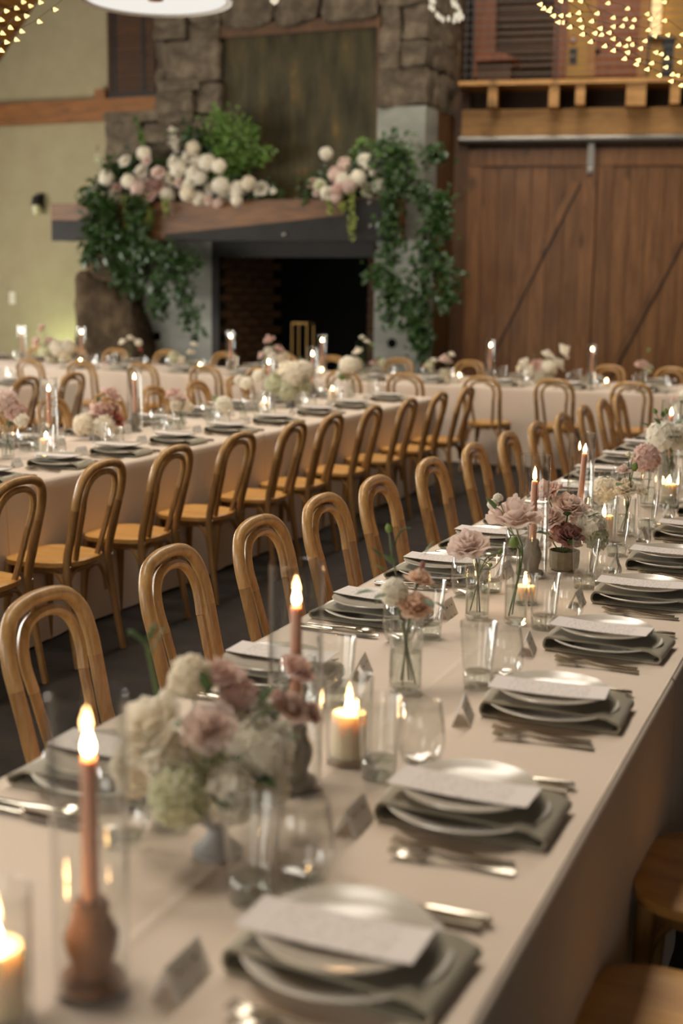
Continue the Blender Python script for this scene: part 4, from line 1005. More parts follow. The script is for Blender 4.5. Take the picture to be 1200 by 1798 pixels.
# ------------------------------------------------------------------ flowers
def m_rose(seed, mat, layers=6, opening=1.0):
    """open garden rose, radius about 1, centre at origin, facing +Z"""
    rnd = random.Random(seed); b = MB(); NU, NV = 5, 5
    for k in range(layers):
        f = k / (layers - 1); cnt = 3 + int(k * 0.9)
        rt = 0.16 + 0.80 * f ** 0.85 * opening; H = 0.62 - 0.42 * f; z0 = -0.30 - 0.12 * f
        for i in range(cnt):
            a0 = 2 * pi * i / cnt + k * 0.9 + rnd.uniform(-0.2, 0.2); wd = (pi / cnt) * rnd.uniform(1.15, 1.5)
            hh = H * rnd.uniform(0.85, 1.15); rr = rt * rnd.uniform(0.9, 1.1); ruf = rnd.uniform(0.03, 0.09); ph = rnd.uniform(0, 6)
            n = len(b.v)
            for v in range(NV + 1):
                t = v / NV
                rad = 0.06 + (rr - 0.06) * (t ** 0.75) - (0.16 * (1 - f) * rr * t * t)
                z = z0 * (1 - t) + hh * t - (0.30 * f * max(0, t - 0.6) ** 1.3 * 2.2)
                for u in range(NU + 1):
                    q = -1 + 2 * u / NU; w = wd * (0.55 + 0.6 * sin(pi * min(1, t * 0.85 + 0.1)))
                    edge = abs(q) ** 2.2
                    r2 = rad * (1 - 0.10 * edge) + ruf * t * sin(q * 3 + ph); z2 = z - 0.16 * edge * t + ruf * 0.8 * t * cos(q * 4 + ph)
                    a = a0 + q * w
                    b.v.append((r2 * cos(a), r2 * sin(a), z2))
            for v in range(NV):
                for u in range(NU):
                    p = n + v * (NU + 1) + u; b.f.append((p, p + 1, p + NU + 2, p + NU + 1))
    b.ball((0, 0, 0.1), 0.14, 8, 6, (1, 1, 2.2))
    me = bpy.data.meshes.new('bloom'); me.from_pydata(b.v, [], b.f); me.update(); me.materials.append(mat)
    me.polygons.foreach_set('use_smooth', [True] * len(me.polygons)); return me
def m_ruffle(seed, mat, count=70):
    """hydrangea or carnation like ball of small ruffled petals"""
    rnd = random.Random(seed); b = MB()
    for i in range(count):
        z = 1 - 1.45 * (i + 0.5) / count; r = sqrt(max(0, 1 - z * z)); a = i * 2.39996 + rnd.uniform(-0.3, 0.3)
        d = Vector((r * cos(a), r * sin(a), z)); s = d.cross(Vector((0.1, 0.3, 1))).normalized(); t = d.cross(s)
        rot = rnd.uniform(0, 6.28); s, t = s * cos(rot) + t * sin(rot), t * cos(rot) - s * sin(rot)
        sz = rnd.uniform(0.24, 0.36); c = d * rnd.uniform(0.78, 0.95); n = len(b.v)
        b.v.append(tuple(c - d * 0.05))
        for q in range(8):
            an = 2 * pi * q / 8; rr = sz * (1.0 if q % 2 else 0.68); b.v.append(tuple(c + s * (rr * cos(an)) + t * (rr * sin(an)) + d * (0.10 * rnd.uniform(0.2, 1.5) * (1 if q % 2 else 0.3))))
        for q in range(8): b.f.append((n, n + 1 + q, n + 1 + (q + 1) % 8))
    b.ball((0, 0, -0.05), 0.72, 10, 6)
    me = bpy.data.meshes.new('bloom'); me.from_pydata(b.v, [], b.f); me.update(); me.materials.append(mat)
    me.polygons.foreach_set('use_smooth', [True] * len(me.polygons)); return me
def m_bud(mat): return MB().lathe([(0.0001, -1), (0.5, -0.7), (0.72, -0.1), (0.55, 0.5), (0.2, 0.95), (0.0001, 1.05)], 10).mesh('bud', mat)
CACHE = {}
def bloom_mesh(kind, col, v):
    k = (kind, col, v)
    if k not in CACHE:
        CACHE[k] = m_rose(sum(map(ord, col)) + v * 13, PET[col], 6 if v else 7, 1.0) if kind == 'rose' else m_ruffle(sum(map(ord, col)) + v, PET[col], 80) if kind == 'ruf' else m_bud(PET[col])
    return CACHE[k]
def bloom(parent, p, r, kind, col, base, rnd, face=None):
    """p world point, parent at base (unrotated)"""
    o = mobj({'rose': 'rose_bloom', 'ruf': 'ruffled_bloom', 'bud': 'flower_bud'}[kind], bloom_mesh(kind, col, rnd.randint(0, 1)), parent, Vector(p) - Vector(base))
    o.scale = (r, r, r)
    d = Vector(face) if face else Vector((rnd.uniform(-0.5, 0.5), rnd.uniform(-0.9, 0.1), 0.9))
    o.rotation_mode = 'QUATERNION'; q = d.to_track_quat('Z', 'Y'); o.rotation_quaternion = q @ Matrix.Rotation(rnd.uniform(0, 6), 3, 'Z').to_quaternion(); return o
def stemmesh(pts, r, mat, seg=6): return MB().tube(bez(pts, 5), r, seg).mesh('stem', mat)
MVASE = MB().lathe([(0.0001, 0.0005), (0.028, 0.0005), (0.0305, 0.004), (0.031, 0.15), (0.029, 0.162), (0.0295, 0.168), (0.028, 0.168), (0.027, 0.16), (0.029, 0.148), (0.0285, 0.012), (0.0001, 0.010)], 32).mesh('glass_vase', GLASS)
def vase_mesh(r, h): return MB().lathe([(0.0001, 0.0005), (r - 0.003, 0.0005), (r, 0.004), (r, h), (r - 0.001, h + 0.001), (r - 0.0022, h), (r - 0.0025, 0.012), (0.0001, 0.010)], 32).mesh('glass_vase', GLASS)
def flowers(label, bx, by, cont, blooms, dist_r=None, seed=1, leaves=0, stems=True, bias=0.0, grp=None, extra=()):
    """blooms: (px, py, radius_px, kind, colour, depth offset). cont: ('vase', r, h) / ('bowl', r, h) / ('compote', r, h)"""
    rnd = random.Random(seed); base = Vector((bx, by, TZ + 0.001)); d0 = depth(base + Vector((0, 0, 0.15)))
    t = thing('flower_arrangement', label, 'flowers', base, 0, grp)
    k, r, h = cont
    if k == 'vase':
        v = mobj('glass_vase', vase_mesh(r, h), t); mobj('water', MB().lathe([(0.0001, 0.011), (r - 0.0035, 0.012), (r - 0.0035, h * 0.55), (0.0001, h * 0.55)], 24).mesh('water', WATER), v)
        foot, rim = 0.02, h
    elif k == 'bowl':
        mobj('concrete_bowl', MB().lathe([(0.0001, 0), (r * 0.80, 0), (r * 0.93, h * 0.12), (r, h * 0.5), (r, h), (r * 0.93, h), (r * 0.9, h * 0.75), (0.0001, h * 0.72)], 14).mesh('concrete_bowl', CONC, False), t); foot, rim = h * 0.75, h
    else:
        mobj('footed_bowl', MB().lathe([(0.0001, 0), (r * 0.62, 0), (r * 0.64, 0.008), (r * 0.30, h * 0.28), (r * 0.26, h * 0.42), (r * 0.62, h * 0.58), (r * 0.95, h * 0.8), (r, h), (r * 0.94, h), (r * 0.6, h * 0.68), (0.0001, h * 0.6)], 36).mesh('footed_bowl', COMPOTE), t); foot, rim = h * 0.66, h
    for (px, py, rp, kind, col, do) in blooms:
        d = d0 + do; p = at_depth(px, py, d); rr = rp * d / F
        out = (p - base - Vector((0, 0, rim)))
        face = Vector((out.x * 1.5, out.y * 1.5, 0.10)) + Vector((0.20, -0.5, 0.55)) * 0.18
        bloom(t, p, rr, kind, col, base, rnd, face)
        if stems:
            e = p - base; a = rnd.uniform(0, 6.28)
            f0 = Vector((cos(a) * r * 0.6, sin(a) * r * 0.6, foot)); f1 = Vector((-cos(a) * r * 0.4, -sin(a) * r * 0.4, rim))
            if k == 'compote': f0 = Vector((0, 0, foot)); f1 = Vector((cos(a) * r * 0.4, sin(a) * r * 0.4, rim))
            tip = e - face.normalized() * rr * 0.3
            mobj('stem', stemmesh([f0, f1, f1 * 0.4 + tip * 0.6 + Vector((0, 0, 0.006)), tip], 0.0016 + (0.0006 if rp > 25 else 0), STEM if rnd.random() < 0.75 else STEMB), t)
    if leaves:
        lb = MB()
        c = Vector((0, 0, 0))
        for q in blooms: c += at_depth(q[0], q[1], d0 + q[5]) - base
        c /= len(blooms)
        R = max(0.03, max(((at_depth(q[0], q[1], d0 + q[5]) - base) - c).length for q in blooms))
        for i in range(leaves):
            dv = Vector((rnd.gauss(0, 1), rnd.gauss(0, 1), rnd.gauss(0, 0.7))).normalized()
            p = c * 0.92 + dv * R * rnd.uniform(0.45, 0.85) ; p.z = max(p.z, rim)
            lb.leaf(p, dv + Vector((0, 0, 0.2)), (0, 0, 1), rnd.uniform(0.035, 0.06), 0.3)
        mobj('leaves', lb.mesh('leaves', GREEN), t)['kind'] = 'stuff'
    for pts, rad, mat in extra:
        mobj('sprig', MB().tube(bez([at_depth(a, b, d0 + c) - base for a, b, c in pts], 5), rad, 6).mesh('sprig', mat), t)
    return t
W_, B_, C_, P_, M_, L_ = 'white', 'blush', 'cream', 'pale', 'mauve', 'lime'
flowers('large loose arrangement of cream and blush roses in grey footed bowl, left foreground', -0.905, 1.674, ('compote', 0.062, 0.105),
        [(258, 1272, 82, 'rose', C_, -0.02), (368, 1275, 58, 'rose', P_, -0.06), (385, 1185, 52, 'rose', B_, 0.04), (335, 1192, 42, 'ruf', C_, 0.02), (455, 1325, 64, 'ruf', W_, 0.0),
         (440, 1268, 50, 'ruf', W_, 0.05), (318, 1400, 58, 'ruf', L_, -0.07), (405, 1395, 55, 'ruf', W_, -0.06), (245, 1350, 52, 'ruf', C_, 0.0), (492, 1285, 36, 'rose', W_, 0.06), (300, 1335, 55, 'ruf', W_, -0.02),
         (420, 1230, 40, 'ruf', B_, 0.05), (470, 1380, 40, 'ruf', W_, 0.02), (350, 1345, 55, 'ruf', L_, 0.0)], seed=3, leaves=26,
        extra=[([(290, 1290, 0.02), (268, 1180, 0.03), (258, 1130, 0.03)], 0.0028, STEM), ([(262, 1150, 0.03), (285, 1110, 0.02), (290, 1100, 0.02)], 0.0018, STEM), ([(258, 1130, 0.03), (236, 1112, 0.03), (225, 1110, 0.03)], 0.004, GREEN), ([(262, 1120, 0.03), (272, 1098, 0.02)], 0.005, GREEN)])
flowers('dusty pink poppies in a bud vase just behind the big foreground arrangement', -0.93, 1.86, ('vase', 0.022, 0.11),
        [(524, 1172, 36, 'rose', B_, 0.0), (512, 1240, 42, 'rose', P_, 0.0), (543, 1250, 30, 'rose', B_, 0.02), (483, 1232, 22, 'ruf', B_, -0.02)], seed=5)
flowers('peach roses and a white bloom in clear glass vase, middle of foreground table', -0.924, 2.584, ('vase', 0.037, 0.17),
        [(730, 1062, 36, 'rose', 'peach', -0.02), (738, 1015, 28, 'rose', 'peach', 0.03), (693, 1040, 26, 'ruf', W_, 0.0), (683, 928, 9, 'bud', 'bud', 0.02), (742, 992, 8, 'bud', 'mauve', 0.02)], seed=8, leaves=9,
        extra=[([(705, 1040, 0), (690, 985, 0.02), (684, 935, 0.02)], 0.0016, STEM), ([(690, 960, 0.02), (705, 932, 0.02), (722, 927, 0.02)], 0.0022, GREEN)])
flowers('single pale garden rose in small glass vase left of the slim lit vase', -0.973, 3.29, ('vase', 0.033, 0.15),
        [(823, 955, 44, 'rose', P_, 0.0), (880, 968, 6, 'bud', 'bud', 0.0), (862, 992, 5, 'bud', 'bud', -0.02)], seed=11,
        extra=[([(838, 1010, 0), (858, 985, 0), (878, 970, 0)], 0.0013, STEM), ([(846, 1000, 0), (868, 996, 0), (884, 975, 0)], 0.0013, STEM)])
flowers('tall blush garden rose with green bud in slim glass vase', -0.862, 3.278, ('vase', 0.031, 0.185),
        [(905, 905, 56, 'rose', P_, 0.02), (903, 952, 13, 'bud', 'bud', -0.05), (866, 886, 10, 'ruf', W_, 0.03), (875, 875, 9, 'ruf', W_, 0.03)], seed=12, leaves=3,
        extra=[([(905, 975, 0), (885, 905, 0.03), (868, 888, 0.03)], 0.0012, STEM)])
flowers('blush roses with one mauve rose in small concrete bowl', -0.905, 4.03, ('bowl', 0.05, 0.062),
        [(958, 862, 34, 'rose', B_, 0.02), (1000, 886, 34, 'rose', P_, -0.02), (965, 908, 32, 'rose', P_, 0.0), (1000, 940, 30, 'rose', M_, -0.05), (1037, 922, 28, 'ruf', W_, 0.0), (1046, 945, 24, 'ruf', L_, 0.0),
         (975, 940, 22, 'rose', 'peach', 0.03), (1020, 905, 24, 'ruf', P_, 0.04), (940, 905, 26, 'rose', P_, 0.05), (985, 925, 20, 'rose', 'red', 0.0)], seed=14, leaves=10)
flowers('white and pale peach blooms in glass vase behind the pillar candle cup', -0.835, 4.72, ('vase', 0.034, 0.14),
        [(1062, 862, 26, 'ruf', W_, 0.05), (1098, 856, 28, 'rose', C_, 0.0), (1125, 860, 20, 'rose', C_, 0.03), (1096, 824, 15, 'rose', P_, 0.0), (1115, 820, 9, 'bud', 'bud', 0.0), (1104, 797, 5, 'ruf', W_, 0.0), (1112, 800, 5, 'ruf', W_, 0.0)], seed=15, leaves=6)
flowers('single dusty mauve carnation in glass vase near the right edge', -0.875, 5.43, ('vase', 0.032, 0.15), [(1135, 806, 27, 'ruf', B_, 0.0), (1128, 808, 18, 'rose', B_, -0.02)], seed=16)
flowers('bushy white blooms with dark leaves in glass vase at right edge', -0.87, 5.95, ('vase', 0.034, 0.16),
        [(1165, 768, 30, 'ruf', W_, 0.0), (1185, 775, 22, 'ruf', W_, 0.03), (1146, 752, 11, 'rose', C_, 0.0), (1158, 742, 8, 'bud', 'mauve', 0.0), (1151, 722, 6, 'bud', 'bud', 0.0), (1170, 722, 6, 'bud', 'bud', 0.0), (1192, 760, 16, 'ruf', W_, 0.0)], seed=17, leaves=14)
flowers('white blooms beyond the tall candle at far right of foreground table', -0.90, 7.6, ('vase', 0.034, 0.15), [(1196, 716, 14, 'ruf', W_, 0.0), (1184, 700, 10, 'rose', P_, 0.0), (1204, 696, 12, 'ruf', W_, 0.0)], seed=18, leaves=6)
# middle table
flowers('pale mauve carnations in glass vase at the left edge of middle table', -4.17, 5.44, ('vase', 0.034, 0.17), [(12, 706, 22, 'ruf', P_, 0.0), (28, 724, 20, 'ruf', B_, 0.0), (38, 738, 13, 'ruf', W_, -0.03), (2, 716, 16, 'rose', W_, 0.05)], seed=21, leaves=4)
flowers('dusty pink and cream roses with rust bloom in low bowl, middle table', -4.27, 6.39, ('compote', 0.06, 0.10), [(180, 720, 25, 'rose', B_, 0), (196, 692, 21, 'rose', B_, 0.03), (206, 735, 18, 'rose', 'red', -0.03), (150, 746, 22, 'ruf', C_, 0), (185, 750, 22, 'ruf', C_, -0.05), (203, 714, 14, 'rose', 'peach', 0), (163, 732, 18, 'rose', B_, 0.02)], seed=22, leaves=12)
flowers('pale pink sprig in slim glass vase on middle table', -4.15, 7.2, ('vase', 0.03, 0.15), [(304, 690, 17, 'rose', B_, 0), (320, 700, 13, 'rose', P_, 0), (312, 712, 13, 'ruf', C_, 0), (330, 715, 10, 'ruf', C_, 0)], seed=23, leaves=4)
flowers('low white ruffled bloom in glass on middle table', -4.2, 7.7, ('vase', 0.035, 0.10), [(392, 712, 17, 'ruf', W_, 0), (380, 700, 6, 'bud', 'bud', 0)], seed=24, leaves=4)
flowers('single green stem with white flowers in bud vase on middle table', -4.1, 7.98, ('vase', 0.026, 0.13), [(432, 674, 12, 'ruf', W_, 0), (420, 668, 9, 'ruf', W_, 0.02)], seed=25)
flowers('tall cream hydrangea arrangement in footed bowl on middle table', -4.2, 8.99, ('compote', 0.065, 0.15), [(515, 662, 28, 'ruf', C_, 0), (498, 648, 19, 'rose', W_, 0.03), (533, 652, 20, 'ruf', C_, 0), (484, 674, 20, 'ruf', L_, 0), (506, 685, 20, 'ruf', L_, -0.03), (545, 645, 13, 'rose', B_, 0.03), (530, 676, 18, 'ruf', L_, 0), (455, 660, 12, 'ruf', W_, 0.05)], seed=26, leaves=14)
flowers('white bloom with dark leaves near far end of middle table', -4.2, 10.2, ('vase', 0.034, 0.15), [(612, 642, 17, 'ruf', W_, 0), (600, 662, 8, 'bud', 'bud', 0), (596, 655, 10, 'rose', W_, 0)], seed=27, leaves=12)
# head table
HF = [('blush and white blooms at far left of head table', 92, ('bowl', 0.08, 0.09), [(73, 575, 11, 'rose', B_), (64, 600, 13, 'rose', B_), (86, 598, 12, 'rose', P_), (100, 612, 16, 'ruf', W_), (118, 610, 15, 'ruf', W_), (80, 616, 12, 'ruf', L_), (112, 622, 12, 'ruf', C_)]),
      ('small white posy with a rust bloom in glass on head table', 225, ('vase', 0.045, 0.14), [(215, 600, 9, 'rose', W_), (230, 593, 8, 'rose', C_), (243, 602, 7, 'ruf', W_), (247, 613, 6, 'rose', 'red')]),
      ('two white blooms in vase before the left concrete pier', 335, ('vase', 0.045, 0.12), [(306, 628, 11, 'ruf', L_), (341, 604, 7, 'rose', W_), (335, 618, 8, 'rose', C_), (318, 632, 8, 'ruf', W_)]),
      ('tall blush rose arrangement before the dark fireplace on head table', 480, ('compote', 0.07, 0.13), [(473, 596, 13, 'rose', B_), (470, 615, 11, 'rose', W_), (491, 612, 11, 'rose', B_), (459, 623, 9, 'rose', P_), (503, 622, 8, 'rose', C_), (478, 628, 12, 'ruf', W_), (492, 630, 10, 'ruf', C_), (500, 640, 11, 'ruf', C_)]),
      ('low white hydrangea mound on head table', 616, ('bowl', 0.07, 0.07), [(610, 641, 13, 'ruf', W_), (624, 640, 13, 'ruf', W_), (617, 648, 10, 'ruf', C_)]),
      ('leaning white roses in tall vase on head table', 638, ('vase', 0.045, 0.15), [(629, 616, 11, 'rose', W_), (645, 599, 7, 'rose', W_), (636, 592, 6, 'rose', W_), (654, 605, 4, 'bud', 'bud')]),
      ('small dusty pink and green posy on head table', 664, ('vase', 0.045, 0.11), [(658, 636, 9, 'rose', B_), (671, 637, 8, 'ruf', L_), (665, 628, 4, 'bud', 'bud')]),
      ('tiny white and green posy in glass left of pale pink roses', 757, ('vase', 0.045, 0.11), [(763, 632, 7, 'rose', W_), (755, 641, 8, 'ruf', L_), (748, 642, 6, 'rose', 'peach')]),
      ('pale pink roses in grey cup on head table', 785, ('bowl', 0.07, 0.11), [(781, 629, 12, 'rose', P_), (794, 622, 7, 'rose', W_), (788, 634, 8, 'rose', P_)]),
      ('large white and blush rose arrangement before the barn door', 955, ('bowl', 0.11, 0.12), [(920, 638, 14, 'rose', W_), (941, 640, 15, 'rose', B_), (962, 622, 13, 'rose', W_), (991, 615, 17, 'rose', W_), (962, 648, 17, 'ruf', W_), (982, 638, 16, 'rose', W_), (912, 646, 9, 'rose', C_), (950, 655, 14, 'ruf', P_), (930, 652, 12, 'ruf', W_)]),
      ('dusty pink bloom with tall bud in glass at right of head table', 1130, ('vase', 0.045, 0.14), [(1128, 639, 14, 'rose', B_), (1140, 615, 4, 'bud', 'bud'), (1140, 648, 8, 'ruf', L_)])]
for i, (lb, px, cont, bl) in enumerate(HF):
    p = at_Y(px, 660, 12.86)
    flowers(lb, p.x, 12.86, cont, [q + (0.0,) for q in bl], seed=40 + i, leaves=10, grp=None)

# ------------------------------------------------------------------ mantel flowers and garlands
def leafcloud(paths, n, size, spread, seed, wd=0.3, down=0.6):
    """paths: list of (polyline of world points, weight)"""
    rnd = random.Random(seed); b = MB(); tot = sum(w for _, w in paths)
    for pts, w in paths:
        P = bez(pts, 8); 
        for i in range(int(n * w / tot)):
            p = P[rnd.randrange(len(P))] + Vector((rnd.gauss(0, spread), rnd.gauss(-0.05, spread * 0.6), rnd.gauss(0, spread * 0.8)))
            d = Vector((rnd.gauss(0, 1), rnd.gauss(-0.3, 0.7), rnd.gauss(-down, 0.7)))
            b.leaf(p, d, (rnd.gauss(0, 0.6), -0.7, 0.7), size * rnd.uniform(0.6, 1.3), wd)
        b.tube(P, 0.008, 5)
    return b
GY = 15.78
def gp(px, py, Y=GY): return at_Y(px, py, Y)
def garland(label, paths, n, size, spread, seed, mat, extra=()):
    t = thing('greenery_garland', label, 'greenery', (0, 0, 0), 0, 'garlands on the fireplace')
    base = gp(*paths[0][0][0]); t.location = base
    b = leafcloud([([gp(*q) - base for q in pts], w) for pts, w in paths], n, size, spread, seed)
    mobj('foliage', b.mesh('foliage', mat), t)['kind'] = 'stuff'
    for pts, n2, s2, sp2, m2 in extra:
        b = leafcloud([([gp(*q) - base for q in pts], 1)], n2, s2, sp2, seed + 1)
        mobj('foliage', b.mesh('foliage', m2), t)['kind'] = 'stuff'
    return t
garland('leafy green garland cascading over the left end of the mantel', [([(165, 345), (190, 365), (200, 420), (215, 490)], 3), ([(175, 350), (170, 400), (163, 450)], 1.4), ([(240, 350), (245, 420), (235, 510)], 2.2), ([(230, 430), (290, 445), (345, 462)], 1.5), ([(290, 450), (285, 500), (280, 545)], 1.0), ([(310, 455), (325, 510), (345, 570)], 1.0)], 2600, 0.10, 0.085, 4, GREEND)
garland('leafy green garland trailing down the right concrete pier', [([(695, 250), (700, 300), (705, 330)], 1.4), ([(690, 340), (690, 400), (680, 480), (690, 560)], 2.0), ([(740, 330), (765, 380), (745, 470), (740, 560), (745, 615)], 3.0), ([(780, 340), (775, 400)], 0.8), ([(765, 440), (790, 480), (785, 530)], 0.9), ([(660, 480), (690, 490), (720, 540), (740, 600)], 1.6), ([(755, 260), (770, 280)], 0.35)], 2500, 0.095, 0.08, 6, GREEND,
        extra=[([(670, 270), (700, 262), (715, 310), (690, 330)], 260, 0.11, 0.11, GREEN)])
def mantel_flowers(label, bl, base_px, seed, leaves, ext):
    rnd = random.Random(seed); base = at_Y(base_px, 352, 16.05); base.z = ZM1
    t = thing('mantel_arrangement', label, 'flowers', base, 0, 'flowers on the mantel')
    for px, py, rp, col in bl:
        Y = 15.84 + rnd.uniform(-0.12, 0.12); p = at_Y(px, py, Y)
        bloom(t, p, 1.2 * rp * depth(p) / F, 'rose' if rnd.random() < 0.6 else 'ruf', col, base, rnd, (rnd.uniform(-0.4, 0.5), -1.0, rnd.uniform(0.1, 0.7)))
    b = leafcloud([([at_Y(a, c, 16.1) - base for a, c in pts], w) for pts, w in leaves], 900, 0.11, 0.12, seed, down=0.0)
    mobj('foliage', b.mesh('foliage', GREEND), t)['kind'] = 'stuff'
    for nm, pts, n2, s2, sp2, m2, dn in ext:
        P = [at_Y(a, c, 15.82 if nm == 'amaranthus' else 16.05) - base for a, c in pts]
        b = leafcloud([(P, 1)], n2, s2, sp2, seed + len(pts) + pts[0][0], wd=0.28, down=dn)
        o = mobj(nm, b.mesh(nm, m2), t)
        if nm != 'amaranthus': o['kind'] = 'stuff'
    return t
BL1 = [(219, 282, 11, W_), (253, 270, 11, W_), (257, 282, 9, P_), (188, 313, 12, W_), (168, 332, 11, W_), (204, 330, 11, B_), (200, 345, 11, W_), (226, 318, 11, W_), (248, 300, 12, W_), (250, 318, 12, P_), (243, 332, 12, P_), (278, 302, 12, P_), (276, 326, 16, B_), (295, 342, 12, W_), (215, 352, 7, W_), (238, 340, 9, B_),
       (340, 260, 11, C_), (304, 284, 12, W_), (328, 278, 13, W_), (346, 286, 11, W_), (364, 286, 13, W_), (385, 292, 11, W_), (313, 298, 12, W_), (302, 312, 12, C_), (340, 305, 12, W_), (353, 312, 11, W_), (333, 321, 13, W_), (330, 340, 12, C_), (349, 348, 11, W_), (365, 350, 10, P_), (371, 330, 13, W_), (388, 326, 13, W_), (395, 342, 13, W_),
       (383, 357, 8, P_), (418, 333, 13, W_), (437, 322, 11, C_), (458, 331, 13, W_), (416, 352, 9, W_), (315, 320, 10, P_), (290, 300, 8, P_), (263, 345, 10, B_), (480, 335, 6, W_)]
mantel_flowers('long mound of white and blush roses with ferns, left on the mantel', BL1, 300, 31, [([(160, 340), (220, 310), (300, 300), (390, 320), (475, 338)], 3), ([(205, 300), (255, 290)], 1), ([(330, 240), (360, 250), (390, 260)], 1)],
    [('fern', [(385, 315), (392, 260), (395, 205)], 1000, 0.06, 0.12, GREENF, -0.3), ('fern', [(390, 300), (425, 262), (438, 225)], 620, 0.06, 0.09, GREENF, -0.2), ('fern', [(400, 300), (440, 280), (468, 268)], 520, 0.06, 0.06, GREENF, -0.1),
     ('flower_spike', [(256, 262), (250, 235), (238, 205)], 60, 0.06, 0.02, GREENF, -0.5), ('flower_spike', [(312, 268), (308, 245), (305, 228)], 70, 0.06, 0.025, PET['white'], -0.5), ('flower_spike', [(332, 262), (332, 240), (336, 226)], 60, 0.06, 0.03, GREEN, -0.5), ('flower_spike', [(188, 302), (180, 288), (174, 276)], 50, 0.05, 0.02, PET['lime'], -0.5),
     ('amaranthus', [(222, 345), (226, 380), (228, 402)], 90, 0.05, 0.025, AMAR, 1.0), ('amaranthus', [(246, 345), (248, 385), (247, 418)], 100, 0.05, 0.025, AMAR, 1.0), ('amaranthus', [(262, 345), (264, 380), (263, 402)], 80, 0.05, 0.022, AMAR, 1.0), ('amaranthus', [(292, 345), (296, 360), (295, 372)], 50, 0.05, 0.02, AMAR, 1.0)])
BL2 = [(573, 270, 10, W_), (607, 290, 12, P_), (640, 282, 11, W_), (591, 308, 13, P_), (603, 316, 11, W_), (550, 321, 10, B_), (562, 325, 11, L_), (574, 338, 12, W_), (593, 333, 10, B_), (614, 328, 11, P_), (630, 313, 13, W_), (646, 333, 12, L_), (667, 328, 12, W_), (591, 347, 9, P_), (557, 338, 8, P_), (645, 291, 6, W_), (655, 303, 6, W_)]
mantel_flowers('smaller cluster of white and blush roses, right end of the mantel', BL2, 620, 33, [([(555, 335), (600, 325), (670, 325)], 2), ([(620, 300), (650, 290)], 1)],
    [('flower_spike', [(628, 292), (630, 265), (640, 248)], 70, 0.07, 0.03, GREENF, -0.4), ('flower_spike', [(652, 282), (660, 272), (668, 262)], 60, 0.06, 0.025, PET['lime'], -0.4),
     ('amaranthus', [(620, 335), (622, 375), (621, 413)], 120, 0.05, 0.025, AMAR, 1.0), ('amaranthus', [(583, 345), (582, 362), (582, 372)], 50, 0.05, 0.02, AMAR, 1.0), ('amaranthus', [(604, 340), (604, 358), (605, 368)], 50, 0.05, 0.02, AMAR, 1.0)])

# ------------------------------------------------------------------ string lights
MBULB = MB().lathe([(0.0001, -0.010), (0.0095, -0.009), (0.0100, -0.006), (0.004, 0.006), (0.0001, 0.014)], 6).mesh('bulb', BULBE, False)
MCAP = MB().lathe([(0.0001, -0.020), (0.004, -0.019), (0.004, -0.010), (0.0001, -0.009)], 6).mesh('cap', BLACKM)
def light_string(pts, sc_, ox, label, dist):
    P = [at_depth(ox + x / sc_, y / sc_, dist + 0.35 * k / max(1, len(pts))) for k, (x, y) in enumerate(pts)]
    base = P[0]
    t = thing('string_light', label, 'string light', base, 0, 'fairy lights overhead')
    up_ = [p - base + Vector((0.018 if ox else -0.018, 0.008 if ox else -0.008, 0.006)) for p in P]
    d0 = (up_[1] - up_[0]).normalized(); d1 = (up_[-1] - up_[-2]).normalized()
    mobj('wire', MB().tube([up_[0] - d0 * 0.6 + Vector((0, 0, 0.08))] + up_ + [up_[-1] + d1 * 0.6], 0.0012, 4).mesh('wire', CORD), t)
    for p in P:
        side = (-1 if ox else 1) * Vector((0.92, 0.39, 0)); d = side + Vector((random.uniform(-0.25, 0.25), random.uniform(-0.25, 0.25), random.uniform(-0.45, 0.15)))
        o = mobj('bulb', MBULB, t, p - base, rot=d.to_track_quat('Z', 'Y').to_euler()); mobj('cap', MCAP, o)
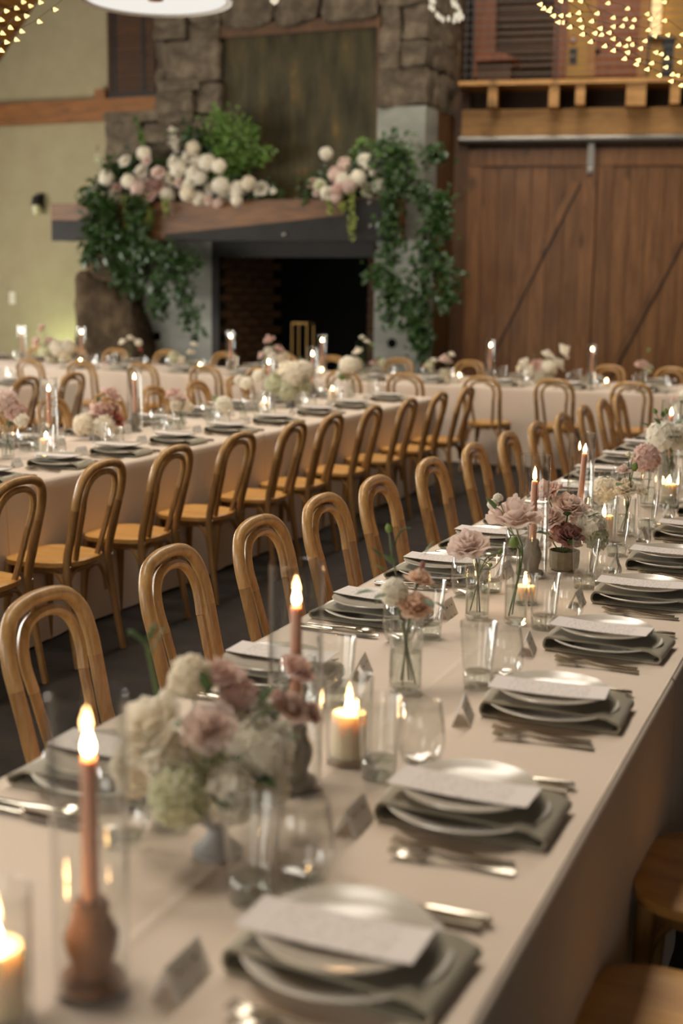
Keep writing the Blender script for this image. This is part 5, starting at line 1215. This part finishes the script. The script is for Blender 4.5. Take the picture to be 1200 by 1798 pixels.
SG = [('lowest of the string lights along the loft edge', 5.6, [(545, 20), (560, 40), (585, 50), (605, 72), (628, 102), (647, 102), (680, 125), (738, 158), (775, 192), (840, 212), (880, 232), (930, 270), (985, 295), (1035, 318), (1090, 345), (1145, 372), (1190, 392)]),
      ('second string of lights just above the lowest one', 5.8, [(590, 42), (640, 72), (675, 70), (725, 92), (735, 125), (795, 152), (825, 160), (905, 205), (945, 240), (995, 275), (1055, 290), (1120, 308), (1150, 342), (1175, 345)]),
      ('third string of lights crossing the orange loft door', 6.0, [(640, 5), (720, 60), (805, 62), (820, 130), (860, 150), (880, 178), (938, 212), (965, 205), (1005, 222), (1075, 240), (1100, 248), (1125, 268), (1185, 285)]),
      ('fourth string of lights through the top right corner', 6.2, [(730, 5), (780, 98), (880, 122), (920, 120), (950, 180), (1025, 188), (1070, 165), (1130, 160), (1178, 212)]),
      ('fifth string of lights high in the top right corner', 6.4, [(685, 0), (880, 82), (935, 88), (965, 125), (1040, 138), (1115, 95), (1195, 158)]),
      ('topmost short string of lights in the right corner', 6.6, [(855, 15), (945, 40), (975, 92), (1035, 65), (1050, 88), (1115, 10)])]
for lb, ds, pts in SG: light_string(pts, 2.609, 740, lb, ds)
for lb, ds, pts in (('lower string of lights in the top left corner', 5.6, [(10, 255), (35, 212), (85, 200), (112, 158), (200, 110), (280, 48)]),
                    ('middle string of lights in the top left corner', 5.8, [(15, 168), (55, 140), (90, 95), (135, 80), (205, 12)]),
                    ('upper string of lights in the top left corner', 6.0, [(10, 100), (35, 55), (85, 42), (155, 30), (120, 10)])):
    light_string(pts, 2.857, 0, lb, ds)
# cluster of white bulbs hanging beside the chimney
base = at_depth(790, -60, 12.0)
t = thing('hanging_light_cluster', 'out of focus cluster of warm white bulbs hanging beside the chimney top', 'lamp', base)
MB2 = MB().lathe([(0.0001, -0.03), (0.015, -0.015), (0.018, 0.0), (0.010, 0.025), (0.0001, 0.03)], 10).mesh('bulb', BULBW)
rnd = random.Random(5)
for px, py in ((756, 12), (761, 16), (768, 26), (772, 30), (778, 34), (788, 33), (797, 8), (803, 12), (806, 16), (801, 4), (795, 2), (800, 28), (805, 27), (812, 30), (806, 34), (798, 36), (762, 3), (757, 0), (808, 22)):
    p = at_depth(px, py, 12.0 + rnd.uniform(-0.3, 0.3)) - base
    o = mobj('bulb', MB2, t, p)
    mobj('cord', MB().tube([(0, 0, 0.03), (-p.x * 0.3, -p.y * 0.3, -p.z * 0.5 + 0.05), (-p.x, -p.y, -p.z + 0.2)], 0.004, 4).mesh('cord', CORD), o)
p = at_depth(482, -4, 9.0)
t = thing('pendant_bulb', 'single warm bulb tip hanging at the top edge', 'lamp', p)
mobj('bulb', MB().lathe([(0.0001, -0.05), (0.028, -0.03), (0.035, 0.0), (0.02, 0.05), (0.015, 0.08), (0.0001, 0.08)], 14).mesh('bulb', BULBW), t)
mobj('cord', MB().tube([(0, 0, 0.08), (0, 0, 4)], 0.006, 5).mesh('cord', CORD), t)
